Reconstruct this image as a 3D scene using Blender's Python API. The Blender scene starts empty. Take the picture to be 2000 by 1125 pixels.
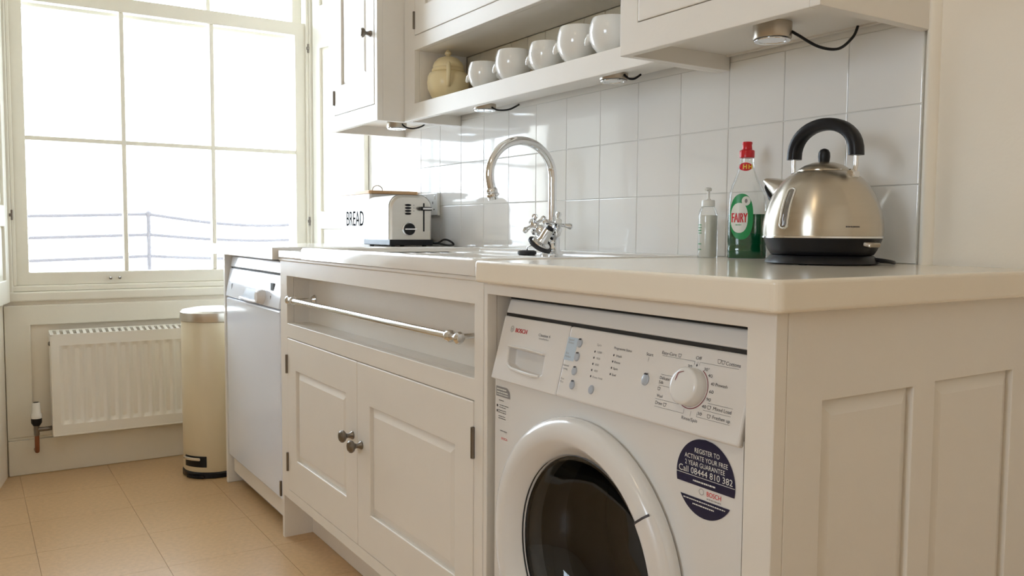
import bpy, bmesh, math, random
from mathutils import Vector, Matrix
random.seed(7)
sc = bpy.context.scene
C = sc.collection
PI = math.pi

# ------------------------------------------------------------------ camera, world, light, exposure
FPX, YAW, PIT, ROL = 1668.7, .568347, .0662957, .00696767
cy_, sy_ = math.cos(YAW), math.sin(YAW)
fwd = Vector((-cy_*math.cos(PIT), sy_*math.cos(PIT), -math.sin(PIT)))
rgt = Vector((sy_, cy_, 0)); upv = rgt.cross(fwd)
cr = rgt*math.cos(ROL)+upv*math.sin(ROL); cu = upv*math.cos(ROL)-rgt*math.sin(ROL)
cam = bpy.data.cameras.new('camera'); cam.sensor_width = 36; cam.lens = FPX/2000*36
cam.clip_start = .02; cam.clip_end = 200
co = bpy.data.objects.new('camera', cam); C.objects.link(co)
M = Matrix.Identity(4)
for i in range(3):
    M[i][0] = cr[i]; M[i][1] = cu[i]; M[i][2] = -fwd[i]
M[2][3] = .98
co.matrix_world = M
sc.camera = co

w = bpy.data.worlds.new('sky'); sc.world = w; w.use_nodes = True
bg = w.node_tree.nodes['Background']
bg.inputs[0].default_value = (.75, .875, 1.0, 1); bg.inputs[1].default_value = 11.3
sc.view_settings.view_transform = 'Standard'; sc.view_settings.look = 'None'
sc.view_settings.gamma = 1; sc.view_settings.exposure = 0.27
sc.view_settings.use_curve_mapping = False
try:
    sc.cycles.use_denoising = True; sc.cycles.max_bounces = 10; sc.cycles.diffuse_bounces = 7
    sc.cycles.glossy_bounces = 5; sc.cycles.transparent_max_bounces = 16
    sc.cycles.caustics_reflective = False; sc.cycles.caustics_refractive = False
    sc.cycles.sample_clamp_indirect = 12
except Exception: pass
# sky portal filling the window opening (guides sky sampling, gives off no light itself)
pl = bpy.data.lights.new('window_portal', 'AREA'); pl.shape = 'RECTANGLE'; pl.size = 1.3; pl.size_y = 2.15
po = bpy.data.objects.new('window_portal', pl); C.objects.link(po)
po.location = (-4.02, .75, 1.75); po.rotation_euler = (PI/2, 0, -PI/2)
pl.cycles.is_portal = True
p2l = bpy.data.lights.new('window_added_portal', 'AREA'); p2l.shape = 'RECTANGLE'; p2l.size = .92; p2l.size_y = .88  # portal for the window added behind the camera
p2o = bpy.data.objects.new('window_added_portal', p2l); C.objects.link(p2o)
p2o.location = (-.35, -2.29, 1.54); p2o.rotation_euler = (PI/2, 0, 0)
p2l.cycles.is_portal = True
LAMP_STRENGTH = 9.0

# ------------------------------------------------------------------ materials
def mat(name, col, rough=.5, metal=0, noise=0, nscale=40, bump=0, bscale=60, coat=0, spec=.5, emis=None, stretch=None):
    m = bpy.data.materials.new(name); m.use_nodes = True
    nt = m.node_tree; b = nt.nodes['Principled BSDF']
    b.inputs['Roughness'].default_value = rough; b.inputs['Metallic'].default_value = metal
    b.inputs['Base Color'].default_value = (*col, 1); b.inputs['Coat Weight'].default_value = coat
    b.inputs['Specular IOR Level'].default_value = spec
    if emis:
        b.inputs['Emission Color'].default_value = (*emis[0], 1); b.inputs['Emission Strength'].default_value = emis[1]
    if noise or bump:
        tc = nt.nodes.new('ShaderNodeTexCoord'); mp = nt.nodes.new('ShaderNodeMapping')
        nt.links.new(tc.outputs['Object'], mp.inputs[0])
        if stretch: mp.inputs['Scale'].default_value = stretch
    if noise:
        n = nt.nodes.new('ShaderNodeTexNoise'); n.inputs['Scale'].default_value = nscale; n.inputs['Detail'].default_value = 4
        nt.links.new(mp.outputs[0], n.inputs[0])
        r = nt.nodes.new('ShaderNodeMix'); r.data_type = 'RGBA'
        r.inputs[6].default_value = (*[c*(1-noise) for c in col], 1); r.inputs[7].default_value = (*[min(1, c*(1+noise)) for c in col], 1)
        nt.links.new(n.outputs[0], r.inputs[0]); nt.links.new(r.outputs[2], b.inputs['Base Color'])
    if bump:
        n2 = nt.nodes.new('ShaderNodeTexNoise'); n2.inputs['Scale'].default_value = bscale; n2.inputs['Detail'].default_value = 3
        nt.links.new(mp.outputs[0], n2.inputs[0])
        bp = nt.nodes.new('ShaderNodeBump'); bp.inputs['Strength'].default_value = bump; bp.inputs['Distance'].default_value = .01
        nt.links.new(n2.outputs[0], bp.inputs['Height']); nt.links.new(bp.outputs[0], b.inputs['Normal'])
    return m
def clear(name, tint=(1, 1, 1), refl=.08, rough=.02):
    m = bpy.data.materials.new(name); m.use_nodes = True; nt = m.node_tree
    nt.nodes.remove(nt.nodes['Principled BSDF'])
    o = nt.nodes['Material Output']; t = nt.nodes.new('ShaderNodeBsdfTransparent'); g = nt.nodes.new('ShaderNodeBsdfGlossy')
    t.inputs[0].default_value = (*tint, 1); g.inputs['Roughness'].default_value = rough
    f = nt.nodes.new('ShaderNodeLayerWeight'); f.inputs[0].default_value = .25
    ma = nt.nodes.new('ShaderNodeMath'); ma.operation = 'MULTIPLY_ADD'; ma.inputs[1].default_value = .6; ma.inputs[2].default_value = refl*.4
    nt.links.new(f.outputs['Fresnel'], ma.inputs[0])
    mx = nt.nodes.new('ShaderNodeMixShader'); nt.links.new(ma.outputs[0], mx.inputs[0])
    nt.links.new(t.outputs[0], mx.inputs[1]); nt.links.new(g.outputs[0], mx.inputs[2]); nt.links.new(mx.outputs[0], o.inputs[0])
    return m
m_paint = mat('cream_cabinet_paint', (.79, .75, .69), .38, noise=.02, nscale=14, bump=.03, bscale=120)
m_wall = mat('cream_wall_paint', (.86, .80, .70), .6, noise=.03, nscale=6, bump=.05, bscale=90)
m_trim = mat('cream_gloss_woodwork', (.82, .785, .69), .35, noise=.02, nscale=10, bump=.03, bscale=60)
m_ceil = mat('white_ceiling_paint', (.82, .79, .72), .8, noise=.02)
m_tile = mat('white_glazed_tile', (.86, .85, .83), .06, noise=.015, nscale=5, bump=.05, bscale=9, coat=.3)
m_grout = mat('pale_grout', (.74, .73, .70), .8, noise=.05, nscale=80)
m_board = mat('white_board', (.82, .80, .76), .3, noise=.01)
m_floor = mat('tan_vinyl_tile', (.57, .375, .195), .28, noise=.2, nscale=70, bump=.04, bscale=150)
m_floorgap = mat('dark_floor_joint', (.44, .30, .17), .8, noise=.05)
m_top = mat('cream_worktop', (.83, .76, .645), .16, noise=.012, nscale=30, coat=.2)
m_sink = mat('white_composite_sink', (.80, .775, .74), .14, noise=.01, nscale=25, coat=.3)
m_white = mat('white_appliance_enamel', (.76, .75, .735), .16, noise=.01, nscale=8, coat=.2)
m_dish = mat('daylight_blued_enamel', (.76, .81, .91), .14, noise=.01, nscale=8, coat=.2)  # white enamel with the blue of the daylight mixed into its colour
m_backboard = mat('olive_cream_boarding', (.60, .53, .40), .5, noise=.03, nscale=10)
m_gasket = mat('grey_door_gasket', (.16, .16, .165), .5, noise=.1)
m_fascia = mat('white_appliance_plastic', (.74, .715, .69), .3, noise=.01, nscale=12)
m_chrome = mat('polished_chrome', (.80, .81, .82), .07, 1, noise=.03, nscale=20)
m_steel = mat('brushed_steel', (.62, .58, .52), .24, 1, noise=.06, nscale=90, bump=.02, bscale=200, stretch=(1, 1, .04))
def brushed(m, an=.8):
    nt = m.node_tree; b = nt.nodes['Principled BSDF']; t = nt.nodes.new('ShaderNodeTangent'); t.direction_type = 'RADIAL'; t.axis = 'Z'
    b.inputs['Anisotropic'].default_value = an; b.inputs['Anisotropic Rotation'].default_value = .25; nt.links.new(t.outputs[0], b.inputs['Tangent']); return m
m_kettle = brushed(mat('spun_steel', (.55, .50, .42), .27, 1, noise=.05, nscale=60, stretch=(.2, .2, 3)))
m_toast = mat('toaster_steel', (.70, .67, .62), .28, 1, noise=.04, nscale=80, stretch=(1, .05, 1))
m_nickel = mat('brushed_nickel', (.52, .46, .38), .3, 1, noise=.05, nscale=60)
m_pewter = mat('dark_pewter', (.23, .205, .18), .28, 1, noise=.12, nscale=40)
m_black = mat('black_plastic', (.008, .008, .010), .35, noise=.1, nscale=60, spec=.3)
m_rubber = mat('black_rubber', (.02, .02, .022), .6, noise=.1, nscale=60)
m_darkgap = mat('gap_shade', (.02, .018, .016), .7, noise=.05)  # near-black colour that paints shade into the gaps it fills
m_rad = mat('white_radiator_enamel', (.86, .83, .76), .35, noise=.015, nscale=10)
m_bin = mat('cream_bin_enamel', (.74, .65, .47), .35, noise=.015, nscale=10)
m_copper = mat('painted_copper_pipe', (.30, .12, .06), .45, .5, noise=.2, nscale=60)
m_china = mat('white_glazed_china', (.82, .82, .80), .1, noise=.01, nscale=10, coat=.3)
m_potcream = mat('cream_glazed_china', (.82, .70, .43), .28, noise=.02, nscale=10)
m_wood = mat('pale_wood_lid', (.60, .36, .17), .5, noise=.18, nscale=18, stretch=(1, 8, 8))
m_breadtin = mat('white_enamel_tin', (.74, .71, .67), .3, noise=.01)
m_red = mat('red_plastic', (.62, .012, .02), .28, noise=.04, nscale=30)
m_green = mat('green_washing_up_liquid', (.0, .085, .028), .12, noise=.1, nscale=10, coat=.4)
m_lblgreen = mat('green_label_print', (.012, .30, .085), .35, noise=.05, nscale=50)
m_lblwhite = mat('white_label_print', (.82, .84, .80), .35, noise=.02)
m_lblred = mat('red_print', (.66, .02, .03), .4, noise=.03)
m_yellow = mat('yellow_print', (.85, .55, .05), .4, noise=.03)
m_ink = mat('dark_print', (.045, .04, .045), .5, noise=.05)
m_inkgrey = mat('grey_print', (.27, .26, .26), .5, noise=.05)
m_navy = mat('navy_sticker', (.012, .014, .05), .3, noise=.08, nscale=50)
m_bluepatch = mat('pale_blue_print', (.50, .60, .70), .35, noise=.03)
m_button = mat('grey_blue_button', (.43, .47, .53), .3, noise=.03)
m_redline = mat('maroon_line', (.22, .03, .04), .4, noise=.05)
m_soap = mat('creamy_soap', (.90, .90, .84), .25, noise=.02)
m_pump = mat('translucent_white_plastic', (.80, .80, .77), .25, noise=.02)
m_glass = clear('window_glass', (1, 1, 1), .06)
m_clear = clear('clear_bottle_plastic', (.985, .99, .985), .10)
m_doorglass = clear('smoked_door_glass', (.34, .35, .36), .10)
m_drum = mat('dark_drum', (.16, .16, .165), .3, .8, noise=.2, nscale=30)
m_rail = mat('dark_grey_railing', (.05, .042, .042), .6, noise=.2, nscale=30)
m_roof = mat('pale_flat_roof', (.88, .88, .88), .8, noise=.06, nscale=5)
m_lamp = mat('added_lamp_globe', (.9, .8, .6), .4, noise=.01, emis=((1, .80, .55), LAMP_STRENGTH))  # glow of the added ceiling lamp

# ------------------------------------------------------------------ mesh builder
class MB:
    def __init__(s): s.v = []; s.f = []
    def add(s, vs, fs):
        o = len(s.v); s.v += [tuple(v) for v in vs]; s.f += [tuple(i+o for i in f) for f in fs]; return s
    def box(s, x0, x1, y0, y1, z0, z1):
        return s.add([(x0,y0,z0),(x1,y0,z0),(x1,y1,z0),(x0,y1,z0),(x0,y0,z1),(x1,y0,z1),(x1,y1,z1),(x0,y1,z1)],
              [(0,3,2,1),(4,5,6,7),(0,1,5,4),(1,2,6,5),(2,3,7,6),(3,0,4,7)])
    def hexa(s, p): # 8 pts same order as box
        return s.add(p, [(0,3,2,1),(4,5,6,7),(0,1,5,4),(1,2,6,5),(2,3,7,6),(3,0,4,7)])
    def lathe(s, prof, c=(0,0,0), axis='z', n=32, sx=1, sy=1):
        c = Vector(c); vs = []; fs = []
        def P(r, h, a):
            x, y = r*math.cos(a)*sx, r*math.sin(a)*sy
            return c + (Vector((x, y, h)) if axis == 'z' else Vector((x, -h, y)) if axis == 'y' else Vector((h, x, y)))
        for r, h in prof:
            for k in range(n): vs.append(P(max(r, 1e-5), h, 2*PI*k/n))
        for i in range(len(prof)-1):
            for k in range(n):
                a, b = i*n+k, i*n+(k+1) % n
                fs.append((a, b, b+n, a+n))
        fs.append(tuple(reversed(range(n)))); fs.append(tuple(range((len(prof)-1)*n, len(prof)*n)))
        return s.add(vs, fs)
    def tube(s, pts, r, n=10, cap=True):
        pts = [Vector(p) for p in pts]; rs = r if isinstance(r, (list, tuple)) else [r]*len(pts)
        vs = []; fs = []; nrm = None
        for i, p in enumerate(pts):
            t = (pts[min(i+1, len(pts)-1)]-pts[max(i-1, 0)]).normalized()
            if nrm is None:
                nrm = t.orthogonal().normalized()
            else:
                nrm = (nrm - t*nrm.dot(t))
                nrm = nrm.normalized() if nrm.length > 1e-6 else t.orthogonal().normalized()
            bn = t.cross(nrm)
            for k in range(n):
                a = 2*PI*k/n; vs.append(p+(nrm*math.cos(a)+bn*math.sin(a))*rs[i])
        for i in range(len(pts)-1):
            for k in range(n):
                a, b = i*n+k, i*n+(k+1) % n
                fs.append((a, b, b+n, a+n))
        if cap: fs.append(tuple(reversed(range(n)))); fs.append(tuple(range((len(pts)-1)*n, len(pts)*n)))
        return s.add(vs, fs)
    def loft(s, rings, cap=True):
        n = len(rings[0]); vs = [v for r in rings for v in r]; fs = []
        for i in range(len(rings)-1):
            for k in range(n):
                a, b = i*n+k, i*n+(k+1) % n
                fs.append((a, b, b+n, a+n))
        if cap: fs.append(tuple(reversed(range(n)))); fs.append(tuple(range((len(rings)-1)*n, len(rings)*n)))
        return s.add(vs, fs)
    def plate(s, xs, zs, y0, y1, holes, ax='y'):
        """board in the x-z plane between y0 (front) and y1 with rectangular holes"""
        X = sorted(set(list(xs)+[h[0] for h in holes]+[h[1] for h in holes])); Z = sorted(set(list(zs)+[h[2] for h in holes]+[h[3] for h in holes]))
        X = [x for x in X if xs[0]-1e-9 <= x <= xs[-1]+1e-9]; Z = [z for z in Z if zs[0]-1e-9 <= z <= zs[-1]+1e-9]
        def solid(i, k):
            if i < 0 or k < 0 or i >= len(X)-1 or k >= len(Z)-1: return False
            cx, cz = (X[i]+X[i+1])/2, (Z[k]+Z[k+1])/2
            return not any(h[0] < cx < h[1] and h[2] < cz < h[3] for h in holes)
        idx = {}; vs = []; fs = []
        def V(i, k, y):
            key = (i, k, y)
            if key not in idx:
                idx[key] = len(vs); vs.append((X[i], y, Z[k]) if ax == 'y' else (y, X[i], Z[k]))
            return idx[key]
        for i in range(len(X)-1):
            for k in range(len(Z)-1):
                if not solid(i, k): continue
                fs.append((V(i,k,y0),V(i+1,k,y0),V(i+1,k+1,y0),V(i,k+1,y0)))
                fs.append((V(i,k,y1),V(i,k+1,y1),V(i+1,k+1,y1),V(i+1,k,y1)))
                if not solid(i-1, k): fs.append((V(i,k,y0),V(i,k+1,y0),V(i,k+1,y1),V(i,k,y1)))
                if not solid(i+1, k): fs.append((V(i+1,k,y0),V(i+1,k,y1),V(i+1,k+1,y1),V(i+1,k+1,y0)))
                if not solid(i, k-1): fs.append((V(i,k,y0),V(i,k,y1),V(i+1,k,y1),V(i+1,k,y0)))
                if not solid(i, k+1): fs.append((V(i,k+1,y0),V(i+1,k+1,y0),V(i+1,k+1,y1),V(i,k+1,y1)))
        return s.add(vs, fs)
    def field(s, x0, x1, z0, z1, yf, back, d=.011, ins=.022, f=.003, ax='y'):
        """raised-and-fielded panel: edge sunk by d behind face yf, bevel rising to the field; ax 'x' = panel in the y-z plane facing +x"""
        sg = 1 if ax == 'y' else -1
        A = [(x0, z0), (x1, z0), (x1, z1), (x0, z1)]; B = [(x0+ins, z0+ins), (x1-ins, z0+ins), (x1-ins, z1-ins), (x0+ins, z1-ins)]
        def P(q, y): return (q[0], y, q[1]) if ax == 'y' else (y, q[0], q[1])
        vs = [P(q, yf+sg*d) for q in A]+[P(q, yf+sg*f) for q in B]+[P(q, back) for q in A]
        return s.add(vs, [(0,1,5,4),(1,2,6,5),(2,3,7,6),(3,0,4,7),(4,5,6,7),(8,11,10,9),(0,8,9,1),(1,9,10,2),(2,10,11,3),(3,11,8,0)])
    def build(s, name, m, parent=None, smooth=False, bevel=0, seg=2, origin=None, sharp=35, sub=0):
        o0 = Vector(origin) if origin is not None else Vector((0, 0, 0))
        if parent is not None and origin is None: o0 = worg(parent)
        me = bpy.data.meshes.new(name)
        me.from_pydata([tuple(Vector(v)-o0) for v in s.v], [], s.f)
        bm = bmesh.new(); bm.from_mesh(me); bmesh.ops.recalc_face_normals(bm, faces=bm.faces)
        bm.to_mesh(me); bm.free()
        if m: me.materials.append(m)
        o = bpy.data.objects.new(name, me); C.objects.link(o)
        if parent is not None: o.parent = parent
        else: o.location = o0
        if smooth:
            for p in me.polygons: p.use_smooth = True
            try: me.set_sharp_from_angle(angle=math.radians(sharp))
            except Exception: pass
        if sub:
            md = o.modifiers.new('sub', 'SUBSURF'); md.levels = sub; md.render_levels = sub
        if bevel:
            b = o.modifiers.new('bevel', 'BEVEL'); b.width = bevel; b.segments = seg; b.limit_method = 'ANGLE'; b.angle_limit = math.radians(40)
        return o
def worg(o):
    v = Vector((0, 0, 0))
    while o is not None: v += Vector(o.location); o = o.parent
    return v
def tag(o, label, cat, group=None):
    o['label'] = label; o['category'] = cat
    if group: o['group'] = group
    return o
def thing(name, label, cat, loc=(0, 0, 0), group=None):
    o = bpy.data.objects.new(name, None); o.empty_display_size = .05; C.objects.link(o); o.location = loc
    return tag(o, label, cat, group)
def struct(o): o['kind'] = 'structure'; return o
def box(*a): return MB().box(*a)
def copy_tree(o, parent=None):
    c = o.copy(); C.objects.link(c); c.parent = parent
    for ch in list(o.children): copy_tree(ch, c)
    return c

def text_mesh(body):
    cu_ = bpy.data.curves.new('t', 'FONT'); cu_.body = body; cu_.resolution_u = 3; cu_.fill_mode = 'FRONT'
    ob = bpy.data.objects.new('t', cu_); C.objects.link(ob)
    dg = bpy.context.evaluated_depsgraph_get(); dg.update()
    me = bpy.data.meshes.new_from_object(ob.evaluated_get(dg))
    vs = [tuple(v.co) for v in me.vertices]; fs = [tuple(p.vertices) for p in me.polygons]
    bpy.data.objects.remove(ob); bpy.data.curves.remove(cu_); bpy.data.meshes.remove(me)
    return vs, fs
def text(mb, body, fr, x, y, h, width=None, align='c', bold=0):
    """fr maps (a, b) -> 3-D point; x,y = anchor (centre height), h = cap height"""
    vs, fs = text_mesh(body)
    if not vs: return
    x0 = min(v[0] for v in vs); x1 = max(v[0] for v in vs)
    sy = h/.7; sx = (width/(x1-x0)) if width else sy*.92
    W = (x1-x0)*sx; ox = x-(W/2 if align == 'c' else 0 if align == 'l' else W)
    for dx in ([0] if not bold else [-bold, 0, bold]):
        mb.add([fr(ox+(v[0]-x0)*sx+dx, y+(v[1]-.35)*sy) for v in vs], fs)

# ------------------------------------------------------------------ key dimensions (metres)
F = .83          # front plane of the base units
B = 1.46         # face of the tiles on the back wall
TOP = .925       # worktop surface
W = -3.87        # inner face under the window
GX0, GX1 = W, 1.5
GY0 = -2.2
CEIL = 2.85

# ------------------------------------------------------------------ room shell
fl = struct(MB().box(GX0-.12, GX1, GY0, B+.15, -.12, -.004).build('floor', m_floorgap))
P_ = .315
fx = [-2.58+P_*k for k in range(-5, 14)]; fy = [.152+P_*k for k in range(-8, 5)]
shared = {}
def floor_tile(x0, x1, y0, y1):
    key = (round(x1-x0, 3), round(y1-y0, 3))
    if key not in shared:
        a, b = key; g = .0005
        mb = MB().box(-a/2+g, a/2-g, -b/2+g, b/2-g, -.004, 0)
        shared[key] = mb.build('floor_tile', m_floor, bevel=0, parent=fl, origin=(0, 0, 0)); o = shared[key]
    else:
        o = bpy.data.objects.new('floor_tile', shared[key].data); C.objects.link(o); o.parent = fl
    o.location = ((x0+x1)/2, (y0+y1)/2, 0)
for i in range(len(fx)-1):
    for j in range(len(fy)-1):
        x0, x1 = max(fx[i], GX0), min(fx[i+1], GX1); y0, y1 = max(fy[j], GY0), min(fy[j+1], B)
        if x1-x0 > .01 and y1-y0 > .01: floor_tile(x0, x1, y0, y1)
struct(MB().box(GX0-.3, GX1+.1, GY0-.1, B+.15, CEIL, CEIL+.12).build('ceiling', m_ceil))
wb = struct(MB().box(-3.431, GX1+.1, B+.008, B+.15, -.004, CEIL).build('wall_back', m_wall))
struct(MB().box(GX1, GX1+.1, GY0-.1, B+.008, -.004, CEIL).build('wall_right', m_wall))
struct(MB().plate((GX0-.3, GX1), (-.004, CEIL), GY0-.1, GY0, [(-.81, .11, 1.1, 1.98)]).build('wall_front', m_wall))
w2 = bpy.data.objects.new('window_added', None); C.objects.link(w2); w2.location = (-.375, GY0, 1.1); struct(w2)  # unseen window added behind the camera as cool fill light
MB().plate((-.81, .11), (1.1, 1.98), GY0-.07, GY0-.03, [(-.775, -.36, 1.135, 1.945), (-.34, .075, 1.135, 1.945)]).build('window_frame', m_trim, w2, bevel=.003)
for a in (-.775, -.34): MB().box(a, a+.415, GY0-.052, GY0-.048, 1.135, 1.945).build('pane', m_glass, w2)
# window wall: pier on the near side of the recess, the splayed recess sides, the wall under and over the window
struct(MB().hexa([(-3.43, GY0, -.004), (-3.43, .03, -.004), (-3.87, .115, -.004), (-4.2, GY0, -.004),
                  (-3.43, GY0, CEIL), (-3.43, .03, CEIL), (-3.87, .115, CEIL), (-4.2, GY0, CEIL)]).build('wall_left', m_wall))
struct(MB().hexa([(-3.431, B+.008, -.004), (-3.431, B+.15, -.004), (-4.2, B+.15, -.004), (-3.87, 1.39, -.004),
                  (-3.431, B+.008, CEIL), (-3.431, B+.15, CEIL), (-4.2, B+.15, CEIL), (-3.87, 1.39, CEIL)]).build('wall_recess', m_wall))
wu = struct(MB().plate((.0, 1.5), (-.004, .69), W, -4.05, [], ax='x').build('wall_window', m_wall))
# panelled apron: sunk field with a raised surround
ap = MB().plate((.115, 1.39), (.15, .675), W+.016, W, [(.205, 1.30, .17, .595)], ax='x').build('apron_frame', m_trim, wu, bevel=.004)
struct(MB().box(-4.05, W, .0, 1.5, 2.62, CEIL).build('wall_header', m_wall))
struct(MB().box(-4.2, -3.9, -.1, .14, .6, CEIL).build('wall_jamb_near', m_wall))
struct(MB().box(-4.2, -3.9, 1.36, 1.6, .6, CEIL).build('wall_jamb_far', m_wall))
bb = MB(); bb.box(W, W+.02, .116, 1.39, 0, .14); bb.box(W, W+.012, .116, 1.39, .14, .15)
struct(bb.build('baseboard_left', m_trim, bevel=.003))

# wall tiles 14 x 3
tx = [-.918-.15486*k for k in range(15)]; tz = [TOP, 1.07, 1.215, 1.362]
gb = MB().box(tx[-1], tx[0], B+.0025, B+.008, TOP-.02, tz[-1]).build('grout_bed', m_grout, wb)
for j in range(3):
    hgt = tz[j+1]-tz[j]; wd = .15486
    mb = MB().box(-wd/2+.0009, wd/2-.0009, -.0, .007, -hgt/2+.0009, hgt/2-.0009)
    first = None
    for i in range(14):
        if first is None:
            o = mb.build('tile', m_tile, wb, bevel=.0012, seg=2, origin=(0, 0, 0)); first = o
        else:
            o = bpy.data.objects.new('tile', first.data); C.objects.link(o); o.parent = wb
            md = o.modifiers.new('bevel', 'BEVEL'); md.width = .0012; md.segments = 2; md.limit_method = 'ANGLE'
        o.location = ((tx[i]+tx[i+1])/2, B, (tz[j]+tz[j+1])/2)
        o.rotation_euler = (random.uniform(-.004, .004), 0, random.uniform(-.004, .004))
MB().box(-3.431, tx[-1]-.002, B+.001, B+.008, TOP-.02, 2.1).build('wall_board', m_board, wb, bevel=.001)
MB().box(tx[-1], tx[0], B+.002, B+.008, tz[-1], 1.46).build('batten', m_board, wb, bevel=.001)
t1 = MB(); n = 10
ring = lambda z: [(tx[0]+.002+.026*k/n, B+.008-.016*math.sin(PI*k/n), z) for k in range(n+1)]+[(tx[0]+.028, B+.009, z), (tx[0]+.002, B+.009, z)]
t1.loft([ring(TOP), ring(CEIL)])
struct(t1.build('trim_1', m_wall, smooth=True))

# ------------------------------------------------------------------ window
win = bpy.data.objects.new('window_1', None); C.objects.link(win); win.location = (W, .75, .69); struct(win)
win['label'] = 'tall cream sash window with six-pane lower sash and blown-out daylight'
fr = MB()
fr.box(-4.0, W+.012, .115, .150, .69, 2.62); fr.box(-4.0, W+.012, 1.352, 1.39, .69, 2.62); fr.box(-4.0, W+.012, .115, 1.39, 2.58, 2.64)
fr.build('window_frame', m_trim, win, bevel=.004)
be = MB()
be.box(W-.012, W+.004, .150, .163, .752, 2.58); be.box(W-.012, W+.004, 1.339, 1.352, .752, 2.58)
be.build('staff_bead', m_trim, win, bevel=.003)
si = MB(); si.box(-4.02, W+.018, .115, 1.39, .69, .728); si.box(-4.02, W+.004, .115, 1.39, .728, .752)
si.build('sill', m_trim, win, bevel=.006)
def sash(name, xf, z0, z1, rb, rt, rows, stile=.05):
    x1, x0 = xf, xf-.042; ya, yb = .158, 1.344
    gy0, gy1 = ya+stile, yb-stile
    root = MB(); root.plate((ya, yb), (z0, z1), x1, x0, [(gy0, gy1, z0+rb, z1-rt)], ax='x')
    s_ = root.build(name, m_trim, win, bevel=.004)
    ys = [gy0, .565, .925, gy1]; zz = [z0+rb+(z1-rt-z0-rb)*k/rows for k in range(rows+1)]
    for y in ys[1:3]: MB().box(x0+.004, x1-.002, y-.009, y+.009, z0+rb, z1-rt).build('glazing_bar', m_trim, s_, bevel=.004)
    for z in zz[1:-1]: MB().box(x0+.006, x1-.004, gy0, gy1, z-.009, z+.009).build('glazing_bar', m_trim, s_, bevel=.004)
    for i in range(3):
        for k in range(rows):
            MB().box(x0+.016, x0+.020, ys[i]+.004, ys[i+1]-.004, zz[k]+.004, zz[k+1]-.004).build('pane', m_glass, s_)
    return s_
ls = sash('lower_sash', W-.013, .752, 1.925, .052, .058, 2)
us = sash('upper_sash', W-.066, 1.855, 2.60, .065, .06, 1, stile=.045)
for y, z in ((1.350, 1.81), (1.350, 1.02), (.152, 1.03)):
    h = MB().box(W-.008, W+.010, y-.004, y+.004, z-.02, z+.02); h.box(W+.004, W+.014, y-.009, y+.003, z-.006, z+.006)
    h.build('sash_stop', m_pewter, win, bevel=.001)
MB().lathe([(.0, 0), (.006, 0), (.006, .012), (.003, .018), (0, .018)], (W-.006, .50, .775), axis='x', n=10).build('sash_lift_screw', m_pewter, ls)
MB().lathe([(.0, 0), (.006, 0), (.006, .012), (.003, .018), (0, .018)], (W-.006, .535, .776), axis='x', n=10).build('sash_lift_screw', m_pewter, ls)

# folded shutters on both splayed reveals
def shutter(name, p, q, label, rows):
    """p window end, q room end (x,y); panels sunk towards +n"""
    p = Vector((*p, 0)); q = Vector((*q, 0)); L = (q-p).length; ex = (q-p).normalized()
    nrm = Vector((ex.y, -ex.x, 0))
    if nrm.y*(p.y-.75) > 0: nrm = -nrm          # towards the recess
    z0 = rows[0][0]-.09; z1 = rows[-1][1]+.09
    t = thing(name, label, 'shutter', (p+ex*L/2)[:2]+(z0,))
    def place(mb):
        mb.v = [tuple(p+ex*v[0]+nrm*(.024-v[1])+Vector((0, 0, v[2]))) for v in mb.v]; return mb
    st = .065
    place(MB().plate((0, L), (z0, z1), 0, .022, [(st, L-.02, a, b) for a, b in rows])).build('shutter_frame', m_trim, t, bevel=.003)
    for a, b in rows: place(MB().field(st, L-.02, a, b, .0, .022, d=.012, ins=.02, f=.008)).build('panel', m_trim, t)
    return t
rows = [(.78, .985), (1.065, 1.80), (1.99, 2.55)]
shutter('window_shutter', (-3.852, 1.386), (-3.4318, 1.4625), 'folded cream panelled shutter on the reveal between window and wall cabinet', rows)
shutter('window_shutter', (-3.852, .1145), (-3.436, .034), 'cream panelled shutter at the left edge of the window', rows)

# ------------------------------------------------------------------ outside
struct(MB().box(-14, -4.3, -8, 10, .20, .35).build('roof_terrace', m_roof))
rl = thing('railing', 'thin grey three-rail railing outside the window', 'railing', (-6.2, .9, .35))
X = -6.2
def rz(u): return u
posts = [(-1.55, 1.05), (1.043, 1.072), (2.58, 1.09)]
for y, h in posts: MB().lathe([(.014, .35), (.014, h), (.018, h), (.018, h+.02), (.006, h+.03)], (X, y, 0), n=10).build('post', m_rail, rl, smooth=True)
for zz, sag in ((1.078, .075), (.940, .045), (.795, .03)):
    pts = []
    for a, b in (((-1.55, zz-.06), (1.043, zz+.0)), ((1.043, zz), (2.58, zz+.01))):
        for k in range(13):
            t = k/12; y = a[0]+(b[0]-a[0])*t; pts.append((X, y, a[1]+(b[1]-a[1])*t-(sag if b[0] > 2 else .01)*math.sin(PI*t)))
    MB().tube(pts, .011, 8).build('rail', m_rail, rl, smooth=True)

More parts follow.
